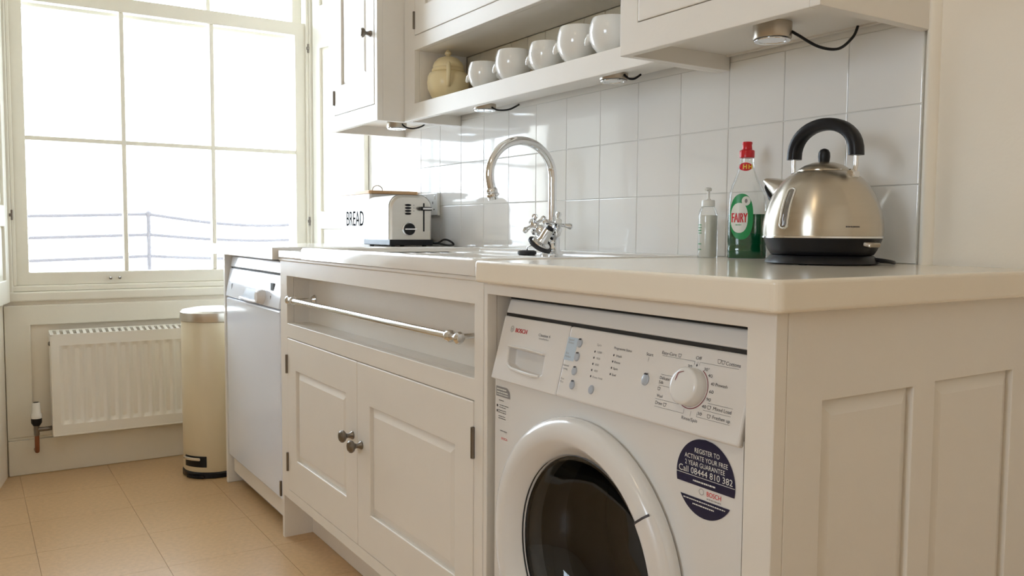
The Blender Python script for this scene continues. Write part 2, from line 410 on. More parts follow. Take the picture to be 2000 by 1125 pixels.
# ------------------------------------------------------------------ radiator
rd = thing('radiator', 'white fluted panel radiator under the window', 'radiator', (-3.80, .68, .157))
y0, y1, z0, z1 = .266, 1.09, .157, .563
pn = MB(); nfl = 18; N = nfl*8
prof = []
for k in range(N+1):
    t = k/N; y = y0+.03+(y1-y0-.06)*t; c = .5-.5*math.cos(2*PI*nfl*t); prof.append((y, -.012*c**.5))
def rr(z, amp): return [(-3.772+d*amp, y, z) for y, d in prof]
rings = [rr(z, a) for z, a in ((z0+.045, 0), (z0+.062, 1), (z1-.062, 1), (z1-.045, 0))]
nn = len(prof); vs = [v for r in rings for v in r]; fs = []
for i in range(3):
    for k in range(nn-1): fs.append((i*nn+k, i*nn+k+1, (i+1)*nn+k+1, (i+1)*nn+k))
pn.add(vs, fs)
pn.box(-3.775, -3.772, y0+.005, y1-.005, z0+.006, z0+.045); pn.box(-3.775, -3.772, y0+.005, y1-.005, z1-.045, z1-.006)
pn.box(-3.775, -3.772, y0+.005, y0+.03, z0+.045, z1-.045); pn.box(-3.775, -3.772, y1-.03, y1-.005, z0+.045, z1-.045)
pn.build('front_panel', m_rad, rd, smooth=True, sharp=50)
MB().box(-3.835, -3.782, y0+.004, y1-.004, z0+.01, z1-.012).build('core', m_rad, rd)
ed = MB(); ed.box(-3.84, -3.771, y0, y0+.006, z0, z1); ed.box(-3.84, -3.771, y1-.006, y1, z0, z1)
ed.box(-3.84, -3.771, y0, y1, z0, z0+.007); ed.build('side_cover', m_rad, rd, bevel=.002)
holes = []; ns = 34
for k in range(ns):
    a = y0+.012+(y1-y0-.024)*k/ns; holes.append((a, a+.012, -3.828, -3.7735))
gr = MB().plate((y0, y1), (-3.84, -3.771), 0, .008, holes)   # x->y , z->x
gr.v = [(v[2], v[0], z1-v[1]+.012*(-3.771-v[2])/.069) for v in gr.v]
gr.build('top_grille', m_rad, rd)
MB().box(-3.833, -3.781, y0+.006, y1-.006, z1-.0125, z1-.0115).build('grille_shadow_gap', m_darkgap, rd)
MB().lathe([(.006, -.012), (.009, -.01), (.009, 0), (.005, .004)], (-3.80, y0-.002, .525), axis='y', n=12).build('air_vent_plug', m_pewter, rd)
va = MB().lathe([(.017, .232), (.02, .24), (.019, .252), (.016, .258), (.0145, .295), (.012, .298)], (-3.79, .212, 0), n=20).build('valve_head', m_china, rd, smooth=True)
MB().lathe([(.0095, .2975), (.0095, .2995)], (-3.79, .212, 0), n=16).build('valve_cap', m_black, va)
MB().lathe([(.012, .206), (.019, .218), (.0195, .234), (.017, .236)], (-3.79, .212, 0), n=20).build('valve_collar', m_black, va, smooth=True)
vb = MB().lathe([(.008, .165), (.010, .17), (.010, .206)], (-3.79, .212, 0), n=12); vb.tube([(-3.79, .212, .19), (-3.79, .25, .19), (-3.80, .268, .19)], .009, 10)
vb.build('valve_body', m_pewter, rd, smooth=True)
MB().tube([(-3.79, .212, .167), (-3.79, .212, .115), (-3.795, .212, .104), (-3.82, .212, .1), (-3.849, .212, .1)], .0085, 10).build('pipe', m_copper, rd, smooth=True)
MB().box(-3.87+.0005, -3.835, .40, .43, .2, .5).build('wall_bracket', m_rad, rd)

# ------------------------------------------------------------------ pedal bin
bc = (-3.535, .83); br = .122
bn = thing('pedal_bin', 'tall cream pedal bin with steel lid beside the dishwasher', 'bin', (*bc, 0))
MB().lathe([(br-.004, .022), (br, .028), (br, .615), (br-.003, .62)], (*bc, 0), n=48).build('body', m_bin, bn, smooth=True)
MB().lathe([(br-.004, 0), (br+.003, .002), (br+.003, .02), (br-.002, .024)], (*bc, 0), n=48).build('base_ring', m_black, bn, smooth=True)
ld = MB().lathe([(br+.003, .618), (br+.005, .625), (br+.004, .652), (br-.004, .66), (br-.05, .668), (0, .671)], (*bc, 0), n=48).build('lid', m_toast, bn, smooth=True)
# pedal with its dark slot, facing the room
d = Vector((.93, -.37, 0)).normalized(); s_ = Vector((-d.y, d.x, 0))
def bp(a, r, z):
    v = d*math.cos(a)+s_*math.sin(a); return (bc[0]+v.x*r, bc[1]+v.y*r, z)
def arcpatch(a0, a1, r0, r1, z0, z1, n=10):
    mb = MB(); mb.loft([[bp(a0+(a1-a0)*k/n, r0, z0), bp(a0+(a1-a0)*k/n, r1, z0), bp(a0+(a1-a0)*k/n, r1, z1), bp(a0+(a1-a0)*k/n, r0, z1)] for k in range(n+1)]); return mb
arcpatch(-.98, -.12, br-.01, br+.0015, .045, .088).build('pedal_slot', m_black, bn)
pd = arcpatch(-.98, -.30, br-.005, br+.012, .072, .084)
pd.build('pedal', m_chrome, bn, bevel=.003)
arcpatch(-.80, -.2, br-.03, br+.012, .002, .012).build('pedal_foot', m_black, bn, bevel=.002)

# ------------------------------------------------------------------ base units
def knob(parent, x, y, z, k=1.0):
    """pewter knob pointing to -y, rose on the door face"""
    return MB().lathe([(.0, 0), (.0105*k, 0), (.0105*k, .003*k), (.007*k, .009*k), (.0058*k, .014*k), (.0075*k, .019*k), (.0145*k, .024*k), (.0165*k, .029*k), (.0155*k, .033*k), (.011*k, .0365*k), (0, .038*k)],
                      (x, y, z), axis='y', n=20).build('knob', m_pewter, parent, smooth=True, sharp=28)
def hinge(parent, x, y, z0, z1):
    h = MB().box(x-.0035, x+.0035, y-.004, y+.004, z0, z1); h.lathe([(.0045, z0), (.0045, z1)], (x, y-.002, 0), n=8)
    return h.build('hinge', m_pewter, parent)
def door(parent, x0, x1, z0, z1, yf, px, knobpos, hx, hz, st=None, name='door', kk=1.0):
    d_ = MB().plate((x0, x1), (z0, z1), yf, yf+.02, [px]).build(name, m_paint, parent, bevel=.0025)
    MB().field(px[0], px[1], px[2], px[3], yf, yf+.019).build('panel', m_paint, d_)
    if knobpos: knob(d_, knobpos[0], yf, knobpos[1], kk)
    for a, b in hz: hinge(d_, hx, yf, a, b)
    return d_

sx0, sx1 = -2.655, -1.4005
sk = thing('sink_cabinet', 'cream double-door cabinet with towel bay under the sink', 'cabinet', ((sx0+sx1)/2, 1.1, 0))
OP = (-2.590, -1.435, .168, .648); BAY = (-2.590, -1.435, .692, .838)
MB().plate((sx0, sx1), (.138, .884), F, F+.022, [OP, BAY]).build('face_frame', m_paint, sk, bevel=.0015)
ca = MB()
ca.box(sx0, sx0+.018, F+.0, B-.01, 0, .1378); ca.box(sx0, sx0+.018, F+.022, B-.01, .1378, .88); ca.box(sx1-.018, sx1, F+.022, B-.01, 0, .88)
ca.box(sx0+.018, sx1-.018, F+.03, B-.01, .139, .157); ca.box(sx0+.018, sx1-.018, B-.03, B-.012, .157, .70)
ca.build('carcass', m_paint, sk)
MB().box(sx0+.018, sx1-.018, F+.092, F+.108, .001, .138).build('toe_kick', m_paint, sk)
bay = MB(); bx0, bx1, bz0, bz1 = BAY
bay.box(bx0-.012, bx1+.012, F+.072, F+.084, bz0-.012, bz1+.012); bay.box(bx0-.012, bx0, F+.022, F+.072, bz0-.012, bz1+.012); bay.box(bx1, bx1+.012, F+.022, F+.072, bz0-.012, bz1+.012)
bay.box(bx0, bx1, F+.022, F+.072, bz0-.012, bz0); bay.box(bx0, bx1, F+.022, F+.072, bz1, bz1+.012)
bay.build('towel_bay', m_paint, sk)
MB().box(sx0+.004, sx1, F-.006, F+.03, .884, .893).build('top_moulding', m_paint, sk, bevel=.002)
g = .0016
door(sk, OP[0]+g, -2.0305, OP[2]+g, OP[3]-g, F-.001, (-2.510, -2.108, .276, .552), (-2.058, .451), OP[0], ((.228, .286), (.536, .594)))
door(sk, -2.0285, OP[1]-g, OP[2]+g, OP[3]-g, F-.001, (-1.949, -1.512, .270, .544), (-2.000, .437), OP[1], ((.534, .596), (.228, .286)))

tr = thing('towel_rail', 'chrome towel rail across the recess of the sink cabinet', 'towel rail', (-2.0, F+.07, .76))
ry, rz_ = F-.004, .766
MB().tube([(-2.522, ry, rz_), (-1.53, ry, rz_)], .0085, 16).build('bar', m_chrome, tr, smooth=True)
for xx, sg in ((-2.522, -1), (-1.528, 1)):
    e = MB().lathe([(.0, -.006), (.0125, -.005), (.0135, 0), (.0125, .006), (.0085, .009), (.0085, .026), (.0105, .030), (.0125, .034), (.013, .040), (.009, .0475), (0, .049)], (0, 0, 0), axis='x', n=20)
    e.v = [(xx+sg*v[0], ry+v[1], rz_+v[2]) for v in e.v]
    e.build('finial', m_chrome, tr, smooth=True, sharp=30)
    b2 = MB().lathe([(.0055, -(F+.072)), (.0055, -ry)], (xx+sg*.018, 0, rz_), axis='y', n=12); b2.lathe([(.015, -(F+.0715)), (.015, -(F+.068)), (.009, -(F+.060))], (xx+sg*.018, 0, rz_), axis='y', n=16)
    b2.build('bracket', m_chrome, tr, smooth=True)

# end unit housing the washing machine
en = thing('washer_housing', 'cream panelled end unit around the washing machine', 'cabinet', (-1.05, 1.1, 0))
ex0, ex1 = -1.3985, -.700
MB().plate((ex0, ex1), (.0, .884), F, F+.022, [(-1.386, -.746, -.01, .861)]).build('face_frame', m_paint, en, bevel=.0015)
MB().box(ex0, ex0+.012, F+.022, B-.01, 0, .884).build('side_board', m_paint, en)
MB().box(-.742, -.7222, F+.022, B-.01, 0, .884).build('inner_board', m_paint, en)
P1 = (.922, 1.120, .12, .765); P2 = (1.173, 1.385, .12, .768)
MB().plate((F+.0225, B), (0, .884), ex1, ex1-.022, [P1, P2], ax='x').build('end_frame', m_paint, en, bevel=.0015)
for p in (P1, P2): MB().field(p[0], p[1], p[2], p[3], ex1, ex1-.02, ax='x').build('end_panel', m_paint, en)

# worktops and sink
def rounded_top(mb, pts, z0, z1): # prism
    n = len(pts); mb.add([(x, y, z0) for x, y in pts]+[(x, y, z1) for x, y in pts], [tuple(reversed(range(n))), tuple(range(n, 2*n))]+[(i, (i+1) % n, (i+1) % n+n, i+n) for i in range(n)])
    return mb
wt = rounded_top(MB(), [(-1.388, F-.027), (-.684, F-.027), (-.676, F-.019), (-.676, B-.001), (-1.388, B-.001)], .8842, TOP).build('worktop', m_top, origin=(-1.03, 1.13, .8842), bevel=.009, seg=4)
tag(wt, 'cream worktop above the washing machine with rounded front edge', 'worktop')
wl = rounded_top(MB(), [(-3.445, F-.022), (-2.662, F-.022), (-2.662, B-.001), (-3.425, B-.001)], .8855, TOP).build('worktop', m_sink, origin=(-3.05, 1.13, .8855), bevel=.003, seg=3)
tag(wl, 'short white worktop above the dishwasher carrying the toaster', 'worktop')

def boolcut(o, cutters):
    for c in cutters:
        m_ = o.modifiers.new('cut', 'BOOLEAN'); m_.operation = 'DIFFERENCE'; m_.object = c; m_.solver = 'EXACT'
    dg = bpy.context.evaluated_depsgraph_get(); dg.update()
    me = bpy.data.meshes.new_from_object(o.evaluated_get(dg)); o.modifiers.clear(); old = o.data; o.data = me
    for c in cutters: bpy.data.objects.remove(c)
    return o
def rrect(x0, x1, y0, y1, r, z, n=6):
    pts = []
    for cx, cy, a0 in ((x1-r, y1-r, 0), (x0+r, y1-r, PI/2), (x0+r, y0+r, PI), (x1-r, y0+r, 1.5*PI)):
        for k in range(n+1): a = a0+PI/2*k/n; pts.append((cx+r*math.cos(a), cy+r*math.sin(a), z))
    return pts
sn = thing('sink', 'white composite inset sink with drainer beside the cream worktop', 'sink', (-2.02, 1.13, .8935))
sb = MB().loft([rrect(-2.66, -1.391, F-.012, B-.002, .03, z) for z in (.8935, .915)])
so = sb.build('rim', m_sink, sn)
cut = []
for r_ in ((-2.18, -1.70, .90, 1.25),):
    cut.append(MB().loft([rrect(*r_, .06, z) for z in (.80, 1.2)]).build('cutter', None, origin=(0, 0, 0)))
cut.append(MB().loft([rrect(-1.64, -1.44, .92, 1.25, .05, z) for z in (.80, 1.2)]).build('cutter', None, origin=(0, 0, 0)))
dr = MB().loft([rrect(-2.58, -2.22, .90, 1.30, .05, z) for z in (.909, 1.2)]).build('cutter', None, origin=(0, 0, 0)); cut.append(dr)
boolcut(so, cut)
b_ = so.modifiers.new('bevel', 'BEVEL'); b_.width = .005; b_.segments = 3; b_.limit_method = 'ANGLE'; b_.angle_limit = math.radians(50)
lip = MB().loft([rrect(-2.44+a, -1.396-a, F-.013+a, B-.03-a, .03, z) for a, z in ((0, .8945), (0, .922), (.004, .927), (.018, .928), (.03, .924), (.034, .914))], cap=False)
lip.build('raised_edge', m_sink, sn, smooth=True, sharp=60)
for nm, q, dep in (('main_bowl', (-2.18, -1.70, .90, 1.25), .72), ('half_bowl', (-1.64, -1.44, .92, 1.25), .78)):
    a = .0
    bw = MB().loft([rrect(q[0]-.006, q[1]+.006, q[2]-.006, q[3]+.006, .06, .912), rrect(q[0], q[1], q[2], q[3], .06, .905), rrect(q[0]+.01, q[1]-.01, q[2]+.01, q[3]-.01, .06, dep+.03), rrect(q[0]+.05, q[1]-.05, q[2]+.05, q[3]-.05, .04, dep)], cap=False)
    nb = len(bw.v); bw.f.append(tuple(range(nb-28, nb)))
    bw.build(nm, m_sink, sn, smooth=True, sharp=50)
for k in range(7):
    MB().box(-2.56, -2.24, .935+.052*k, .943+.052*k, .9088, .9125).build('drainer_rib', m_sink, sn, bevel=.0015)

# ------------------------------------------------------------------ mixer tap
tp = thing('mixer_tap', 'chrome swan-neck mixer tap with two cross-head handles', 'tap', (-1.87, 1.32, .915))
tX, tY = -1.87, 1.32
MB().lathe([(.030, .9151), (.030, .921), (.024, .927), (.020, .94), (.022, .952), (.021, .962), (.0165, .970), (.0155, .985), (.0125, .99)], (tX, tY, 0), n=28).build('base', m_chrome, tp, smooth=True)
pts = []
zc = 1.123; R_ = .098
pts += [(tX, tY, .98), (tX, tY, 1.03), (tX, tY, 1.08)]
for k in range(0, 25):
    a = PI*1.09*k/24
    pts.append((tX, tY-R_+R_*math.cos(a), zc+R_*.93*math.sin(a)))
l = Vector(pts[-1])-Vector(pts[-2]); l.normalize()
pts.append(tuple(Vector(pts[-1])+l*.012))
MB().tube(pts, .0115, 16).build('spout', m_chrome, tp, smooth=True)
e = Vector(pts[-1]); nz = MB()
rings = []
for r, h in ((.0115, -.004), (.015, 0), (.0155, .006), (.0135, .009), (.0175, .012), (.0175, .017), (.014, .019), (.0135, .026), (.010, .027)):
    u1 = Vector((1, 0, 0)); u2 = l.cross(u1)
    rings.append([tuple(e+l*h+(u1*math.cos(2*PI*k/20)+u2*math.sin(2*PI*k/20))*r) for k in range(20)])
nz.loft(rings); nz.build('nozzle', m_chrome, tp, smooth=True, sharp=40)
for sg in (-1, 1):
    ax = Vector((sg*.74, -.28, .60)).normalized(); o0 = Vector((tX, tY, .955))
    u1 = ax.orthogonal().normalized(); u2 = ax.cross(u1)
    def rg(r, h): return [tuple(o0+ax*h+(u1*math.cos(2*PI*k/18)+u2*math.sin(2*PI*k/18))*r) for k in range(18)]
    arm = MB().loft([rg(r, h) for r, h in ((.012, .012), (.0125, .03), (.0165, .036), (.0165, .052), (.011, .056), (.009, .062), (.0105, .066), (.0105, .078), (.007, .084))]).build('valve', m_chrome, tp, smooth=True, sharp=40)
    hd = MB(); c0 = o0+ax*.073
    a0 = .35
    for k in range(4):
        a = a0+PI/2*k; dv = u1*math.cos(a)+u2*math.sin(a)
        hd.tube([c0+dv*t for t in (.006, .016, .025, .031, .036, .040)], [.005, .0047, .006, .0083, .0078, .003], 10)
    hd.build('cross_handle', m_chrome, arm, smooth=True)
    MB().loft([rg(r, h) for r, h in ((.0085, .082), (.0085, .087), (.005, .090))]).build('index_cap', m_china, arm, smooth=True)

pg = thing('sink_plug', 'chrome basket sink plug with black rubber leaning against the tap', 'sink plug', (-1.842, 1.262, .927))
axp = Vector((.52, .22, .78)).normalized(); u1 = axp.orthogonal().normalized(); u2 = axp.cross(u1); o0 = Vector((-1.842, 1.262, .9455))
def rp(r, h): return [tuple(o0+axp*h+(u1*math.cos(2*PI*k/24)+u2*math.sin(2*PI*k/24))*r) for k in range(24)]
MB().loft([rp(r, h) for r, h in ((.030, -.006), (.034, -.003), (.034, .002), (.028, .005))]).build('rubber_seal', m_rubber, pg, smooth=True)
MB().loft([rp(r, h) for r, h in ((.026, .005), (.025, .008), (.016, .012), (.0135, .02), (.0135, .046), (.012, .05))]).build('strainer', m_chrome, pg, smooth=True, sharp=40)
MB().loft([rp(r, h) for r, h in ((.0105, .0505), (.0095, .056), (.004, .058))]).build('pull_knob', m_black, pg, smooth=True)
p2 = thing('sink_plug', 'small flat black sink plug on a chain behind the tap base', 'sink plug', (-1.96, 1.30, .9145))
MB().lathe([(.022, .9152), (.026, .918), (.026, .925), (.02, .928)], (-1.96, 1.30, 0), n=24).build('plug_disc', m_rubber, p2, smooth=True)
MB().tube([(-1.96, 1.30, .928), (-1.955, 1.298, .938), (-1.935, 1.300, .943), (-1.90, 1.308, .938), (-1.896, 1.311, .940)], .0016, 6).build('chain', m_chrome, p2, smooth=True)

# ------------------------------------------------------------------ dishwasher
dx0, dx1 = -3.325, -2.668; dc = (dx0+dx1)/2
dw = thing('dishwasher', 'white freestanding dishwasher at the window end of the worktop', 'dishwasher', (dc, 1.12, 0))
MB().box(dx0+.004, dx1-.004, F+.03, B-.02, .03, .868).build('body', m_dish, dw, bevel=.003)
MB().box(dx0, dx1, F+.001, F+.03, .112, .724).build('door', m_dish, dw, bevel=.007, seg=3)
pl_ = MB().hexa([(dx0, F-.002, .727), (dx1, F-.002, .727), (dx1, F+.03, .727), (dx0, F+.03, .727), (dx0, F+.016, .834), (dx1, F+.016, .834), (dx1, F+.03, .834), (dx0, F+.03, .834)])
cp = pl_.build('control_panel', m_dish, dw, bevel=.004, seg=3)
MB().hexa([(dx0, F+.017, .839), (dx1, F+.017, .839), (dx1, F+.03, .839), (dx0, F+.03, .839), (dx0, F+.026, .878), (dx1, F+.026, .878), (dx1, F+.036, .878), (dx0, F+.036, .878)]).build('top_strip', m_dish, dw, bevel=.003)
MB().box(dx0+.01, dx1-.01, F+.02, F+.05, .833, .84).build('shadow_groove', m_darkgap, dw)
fz = lambda z: F-.002+.018*(z-.727)/.107
hd = MB(); 
hd.loft([[( -3.10, fz(.734)-.001, .737), (-2.86, fz(.734)-.001, .737), (-2.86, fz(.772)-.001, .772), (-3.06, fz(.772)-.001, .772)], [(-3.10, fz(.734)+.004, .737), (-2.86, fz(.734)+.004, .737), (-2.86, fz(.772)+.004, .772), (-3.06, fz(.772)+.004, .772)]])
hd.build('grip_recess', m_button, cp)
MB().tube([(-3.11, fz(.735)-.004, .735), (-2.98, fz(.733)-.008, .734), (-2.86, fz(.735)-.004, .735)], .005, 10).build('grip_lip', m_dish, cp, smooth=True)
MB().lathe([(.022, -F-.006), (.024, -F+.004), (.021, -F+.020), (.017, -F+.024)], (-2.845, 0, .756), axis='y', n=24).build('dial', m_fascia, cp, smooth=True)
MB().box(-2.782, -2.748, fz(.79)-.0015, fz(.79)+.002, .772, .806).build('display', m_black, cp)
MB().box(-2.772, -2.769, fz(.76)-.0015, fz(.76)+.002, .746, .764).build('indicator_mark', m_inkgrey, cp)
MB().box(-3.262, -3.252, fz(.77)-.0025, fz(.77)+.002, .752, .778).build('power_button', m_button, cp, bevel=.002)
MB().box(dx0+.004, dx1-.002, F+.02, F+.034, .045, .109).build('plinth', m_paint, dw, bevel=.002)
MB().box(dx1-.012, dx1-.002, F-.003, F+.02, .124, .175).build('door_hinge', m_pewter, dw, bevel=.002)
for xx in (dx0+.04, dx1-.04): MB().lathe([(.018, 0), (.018, .006), (.008, .01), (.008, .032)], (xx, F+.08, 0), n=12).build('foot', m_black, dw)
ep = MB().box(-3.352, -3.333, F-.002, B-.01, 0, .885).build('end_board', m_board, origin=(-3.342, 1.14, 0), bevel=.002)
tag(ep, 'narrow cream upright board closing the dishwasher side near the bin', 'panel')

# ------------------------------------------------------------------ washing machine
wc = -1.066
wm = thing('washing_machine', 'white front-loading washing machine with large round door', 'washing machine', (wc, 1.12, 0))
wx0, wx1 = wc-.299, wc+.314
body = MB().box(wx0, wx1, .836, 1.40, .012, .712)
bo = body.build('body', m_white, wm)
MB().box(wx0, wx1, .892, 1.40, .712, .826).build('upper_body', m_white, wm)
cutter = MB().lathe([(.196, -1.05), (.196, -.80)], (-1.085, 0, .44), axis='y', n=56).build('cutter', None, origin=(0, 0, 0))
boolcut(bo, [cutter])
for p in bo.data.polygons: p.use_smooth = False
MB().hexa([(wx0, .8585, .826), (wx1, .8585, .826), (wx1, 1.40, .826), (wx0, 1.40, .826), (wx0+.003, .8665, .8525), (wx1-.003, .8665, .8525), (wx1-.003, 1.40, .8525), (wx0+.003, 1.40, .8525)]).build('lid', m_white, wm, bevel=.004, seg=3)
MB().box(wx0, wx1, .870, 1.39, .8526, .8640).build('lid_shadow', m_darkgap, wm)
MB().box(wx0+.001, wx1-.001, .8600, .8718, .8185, .8262).build('lid_groove_shade', m_darkgap, wm)  # dark strip standing in for the shade between lid and fascia
FO = Vector((wc, .828, .716)); FY = Vector((0, .030, .110)).normalized(); FN = Vector((0, -.110, .030)).normalized()
def fas(lift): return lambda a, s: tuple(FO+Vector((a, 0, 0))+FY*s+FN*lift)
def slab(a0, a1, s0, s1, l0, l1):
    f0, f1 = fas(l0), fas(l1)
    return MB().hexa([f1(a0, s0), f1(a1, s0), f0(a1, s0), f0(a0, s0), f1(a0, s1), f1(a1, s1), f0(a1, s1), f0(a0, s1)])
fa = slab(-.0895, .3135, -.011, .1092, -.012, 0).build('control_panel', m_fascia, wm, bevel=.004, seg=3)
drw = MB()
# drawer front with a scooped grip
D = slab(-.2985, -.0908, -.011, .1092, -.026, 0)
do = D.build('detergent_drawer', m_fascia, wm)
cutter = MB().loft([[fas(l)(x, y) for x, y in ((-.262, .052), (-.145, .050), (-.141, .018), (-.150, .013), (-.235, .016), (-.255, .024))] for l in (-.020, .02)]).build('cutter', None, origin=worg(wm))
cutter.location = (0, 0, 0)
cutter.data.transform(Matrix.Translation(worg(wm)-worg(do)) if False else Matrix.Identity(4)); cutter.location = worg(wm)
boolcut(do, [cutter])
b_ = do.modifiers.new('bevel', 'BEVEL'); b_.width = .0025; b_.segments = 3; b_.limit_method = 'ANGLE'; b_.angle_limit = math.radians(50)
MB().tube([fas(.0015)(x, y) for x, y in ((-.250, .020), (-.235, .0145), (-.20, .0125), (-.165, .0115), (-.146, .0125))], [.002, .0035, .0035, .0035, .002], 10).build('grip_lip', m_white, do, smooth=True)
MB().tube([fas(.001)(x, y) for x, y in ((-.262, .0545), (-.205, .0550), (-.146, .0525))], .0022, 8).build('grip_top', m_white, do, smooth=True)
def disc_on(fr, cx, cy, rx, ry, lo, hi, n=20):
    return MB().loft([[fr(l)(cx+rx*q*math.cos(2*PI*k/n), cy+ry*q*math.sin(2*PI*k/n)) for k in range(n)] for l, q in ((lo, 1), (hi*.6, 1), (hi, .8))])
for cx, cy in ((-.0545, .0830), (-.0540, .0600), (-.0525, .0365), (-.0500, .0135), (.0005, .0138), (.1184, .0484)):
    k = 1.25 if cx > .1 else 1
    bt = disc_on(fas, cx, cy, .0062*k, .0072*k, -.001, .0026).build('button', m_button, fa, smooth=True)
    if cx != .0005: MB().hexa([fas(q)(cx+a, cy+.0066*k+b) for b, q in ((-.0012, .0026), (.0014, .0008)) for a, q in ((-.0028*k, q), (.0028*k, q), (.0028*k, q+.0006), (-.0028*k, q+.0006))]).build('button_mark', m_ink, fa)
for cx, cy in [(-.0117+.0007*i, .0745-.01*i) for i in range(5)]+[(.0358+.0005*i, .0746-.01*i) for i in range(4)]:
    disc_on(fas, cx, cy, .0014, .0018, -.0005, .0005, 10).build('indicator_light', m_ink, fa)
slab(-.0888, -.0615, .0515, .0905, -.0005, .0003).build('blue_print_patch', m_bluepatch, fa)
kc = (.2135, .0515)
MB().loft([[fas(l)(kc[0]+r*math.cos(2*PI*k/40), kc[1]+r*math.sin(2*PI*k/40)) for k in range(40)] for r, l in ((.0272, -.001), (.0272, .004), (.0262, .017), (.0245, .0195), (.02, .0205), (.004, .021))]).build('programme_dial', m_white, fa, smooth=True, sharp=45)
rg_ = MB(); n = 40
for k in range(n):
    a0 = math.radians(62-205*k/n); a1 = math.radians(62-205*(k+1)/n)
    rg_.add([fas(.0005)(kc[0]+r*math.cos(a), kc[1]+r*math.sin(a)) for r, a in ((.0286, a0), (.0298, a0), (.0298, a1), (.0286, a1))], [(0, 1, 2, 3)])
rg_.build('dial_ring_print', m_redline, fa)
dm = MB(); dm.add([fas(.0215)(x, y) for x, y in ((.2015, .066), (.203, .0655), (.2005, .056), (.1995, .0565))], [(0, 1, 2, 3)])
dm.add([fas(.0215)(x, y) for x, y in ((.2015, .066), (.2035, .0685), (.213, .0712), (.213, .0702), (.2045, .0675), (.203, .0655))], [(0, 1, 2, 3, 4, 5)])
dm.build('dial_pointer_print', m_redline, fa)
disc_on(fas, .2135, .083, .0013, .0016, -.0005, .0006, 10).build('dial_start_dot', m_ink, fa)
T = fas(.0004)
def txt(parent, m_, items, nm='lettering', bold=0):
    mb = MB()
    for it in items: text(mb, it[0], it[6] if len(it) > 6 else T, it[1], it[2], it[3], it[4] if len(it) > 4 else None, it[5] if len(it) > 5 else 'c', bold)
    return mb.build(nm, m_, parent)
txt(do, m_lblred, [('BOSCH', -.2324, .0852, .0078, .037)], bold=.0005)
lg = MB(); 
for r0, r1 in ((.0062, .0054),):
    for k in range(28):
        a0, a1 = 2*PI*k/28, 2*PI*(k+1)/28
        lg.add([T(-.2632+r*math.cos(a)*.85, .0862+r*math.sin(a)) for r, a in ((r0, a0), (r1, a0), (r1, a1), (r0, a1))], [(0, 1, 2, 3)])
for q in (-.0022, .0022): lg.add([T(-.2632+q+a, .0862+b) for a, b in ((-.0004, -.0045), (.0004, -.0045), (.0004, .0045), (-.0004, .0045))], [(0, 1, 2, 3)])
lg.add([T(-.2632+a, .0862+b) for a, b in ((-.0022, -.0004), (.0022, -.0004), (.0022, .0004), (-.0022, .0004))], [(0, 1, 2, 3)])
lg.build('logo', m_inkgrey, do)
txt(do, m_ink, [('Classixx 6', -.158, .0845, .0048, .036)]); txt(do, m_inkgrey, [('VarioPerfect', -.158, .0782, .0032, .031)])
txt(fa, m_inkgrey, [('Speed', -.0785, .0865, .0034, .014), ('Perfect', -.0778, .0815, .0034, .015), ('Eco', -.0815, .0635, .0034, .008), ('Perfect', -.0785, .0580, .0034, .015),
    ('Reduced', -.0785, .0430, .0034, .016), ('Ironing', -.0790, .0375, .0034, .014), ('Aqua', -.0800, .0205, .0034, .010), ('Plus', -.0800, .0150, .0034, .009),
    ('Spin', -.0040, .0862, .0040, .011), ('1200', .0005, .0745, .0034, .011), ('900', .0005, .0645, .0034, .009), ('800', .0008, .0545, .0034, .009), ('400', .0015, .0445, .0034, .009), ('Rinse Hold', .0090, .0345, .0034, .024)])
txt(fa, m_ink, [('Programme Status', .0545, .0862, .0040, .042), ('Wash', .0480, .0746, .0036, .014), ('Rinse', .0480, .0646, .0036, .014), ('Spin', .0470, .0546, .0036, .011), ('End', .0465, .0446, .0036, .009),
    ('Start', .1160, .0862, .0046, .015), ('Easy-Care', .1560, .0925, .0048, .030), ('Off', .2146, .0935, .0048, .011), ('Cottons', .2780, .0930, .0050, .026),
    ('30', .2010, .0800, .0044, .008), ('40', .1880, .0715, .0040, .007), ('30°', .2335, .0800, .0044, .010), ('40', .2420, .0725, .0044, .008), ('40 Prewash', .2610, .0622, .0044, .030), ('60', .2500, .0515, .0044, .008), ('90', .2480, .0405, .0044, .008),
    ('40', .2425, .0300, .0044, .008), ('Mixed Load', .2755, .0305, .0048, .032), ('30', .2375, .0190, .0044, .008), ('Freshen up', .2770, .0190, .0048, .031), ('Rinse/Spin', .2210, .0085, .0046, .030),
    ('Drain', .1560, .0198, .0046, .014), ('Wool', .1545, .0300, .0044, .012), ('Silk', .1520, .0495, .0044, .010), ('Delicate/', .1580, .0560, .0044, .021)])
ln = MB()
def line(a, b, c, d_, w_=.0004):
    v = Vector((c-a, d_-b)); nrm = Vector((-v.y, v.x)).normalized()*w_/2
    ln.add([T(a+nrm.x, b+nrm.y), T(c+nrm.x, d_+nrm.y), T(c-nrm.x, d_-nrm.y), T(a-nrm.x, b-nrm.y)], [(0, 1, 2, 3)])
for q in ((.1426, .0880, .2085, .0880), (.2085, .0880, .2085, .0830), (.2185, .0880, .2890, .0880), (.2185, .0880, .2185, .0835), (.2146, .0885, .2146, .0848), (.1474, .0250, .1960, .0250), (.1486, .0140, .2074, .0140), (.2074, .0140, .2074, .0210),
          (.2420, .0250, .2920, .0250), (.2328, .0140, .2930, .0140), (.2328, .0140, .2328, .0200), (.2480, .0355, .2930, .0355), (.1480, .0610, .1820, .0610), (.1480, .0448, .1760, .0448), (.1154, .0820, .1154, .0750), (.2210, .0125, .2210, .0195)): line(*q)
ln.build('guide_lines', m_ink, fa)
ic = MB()
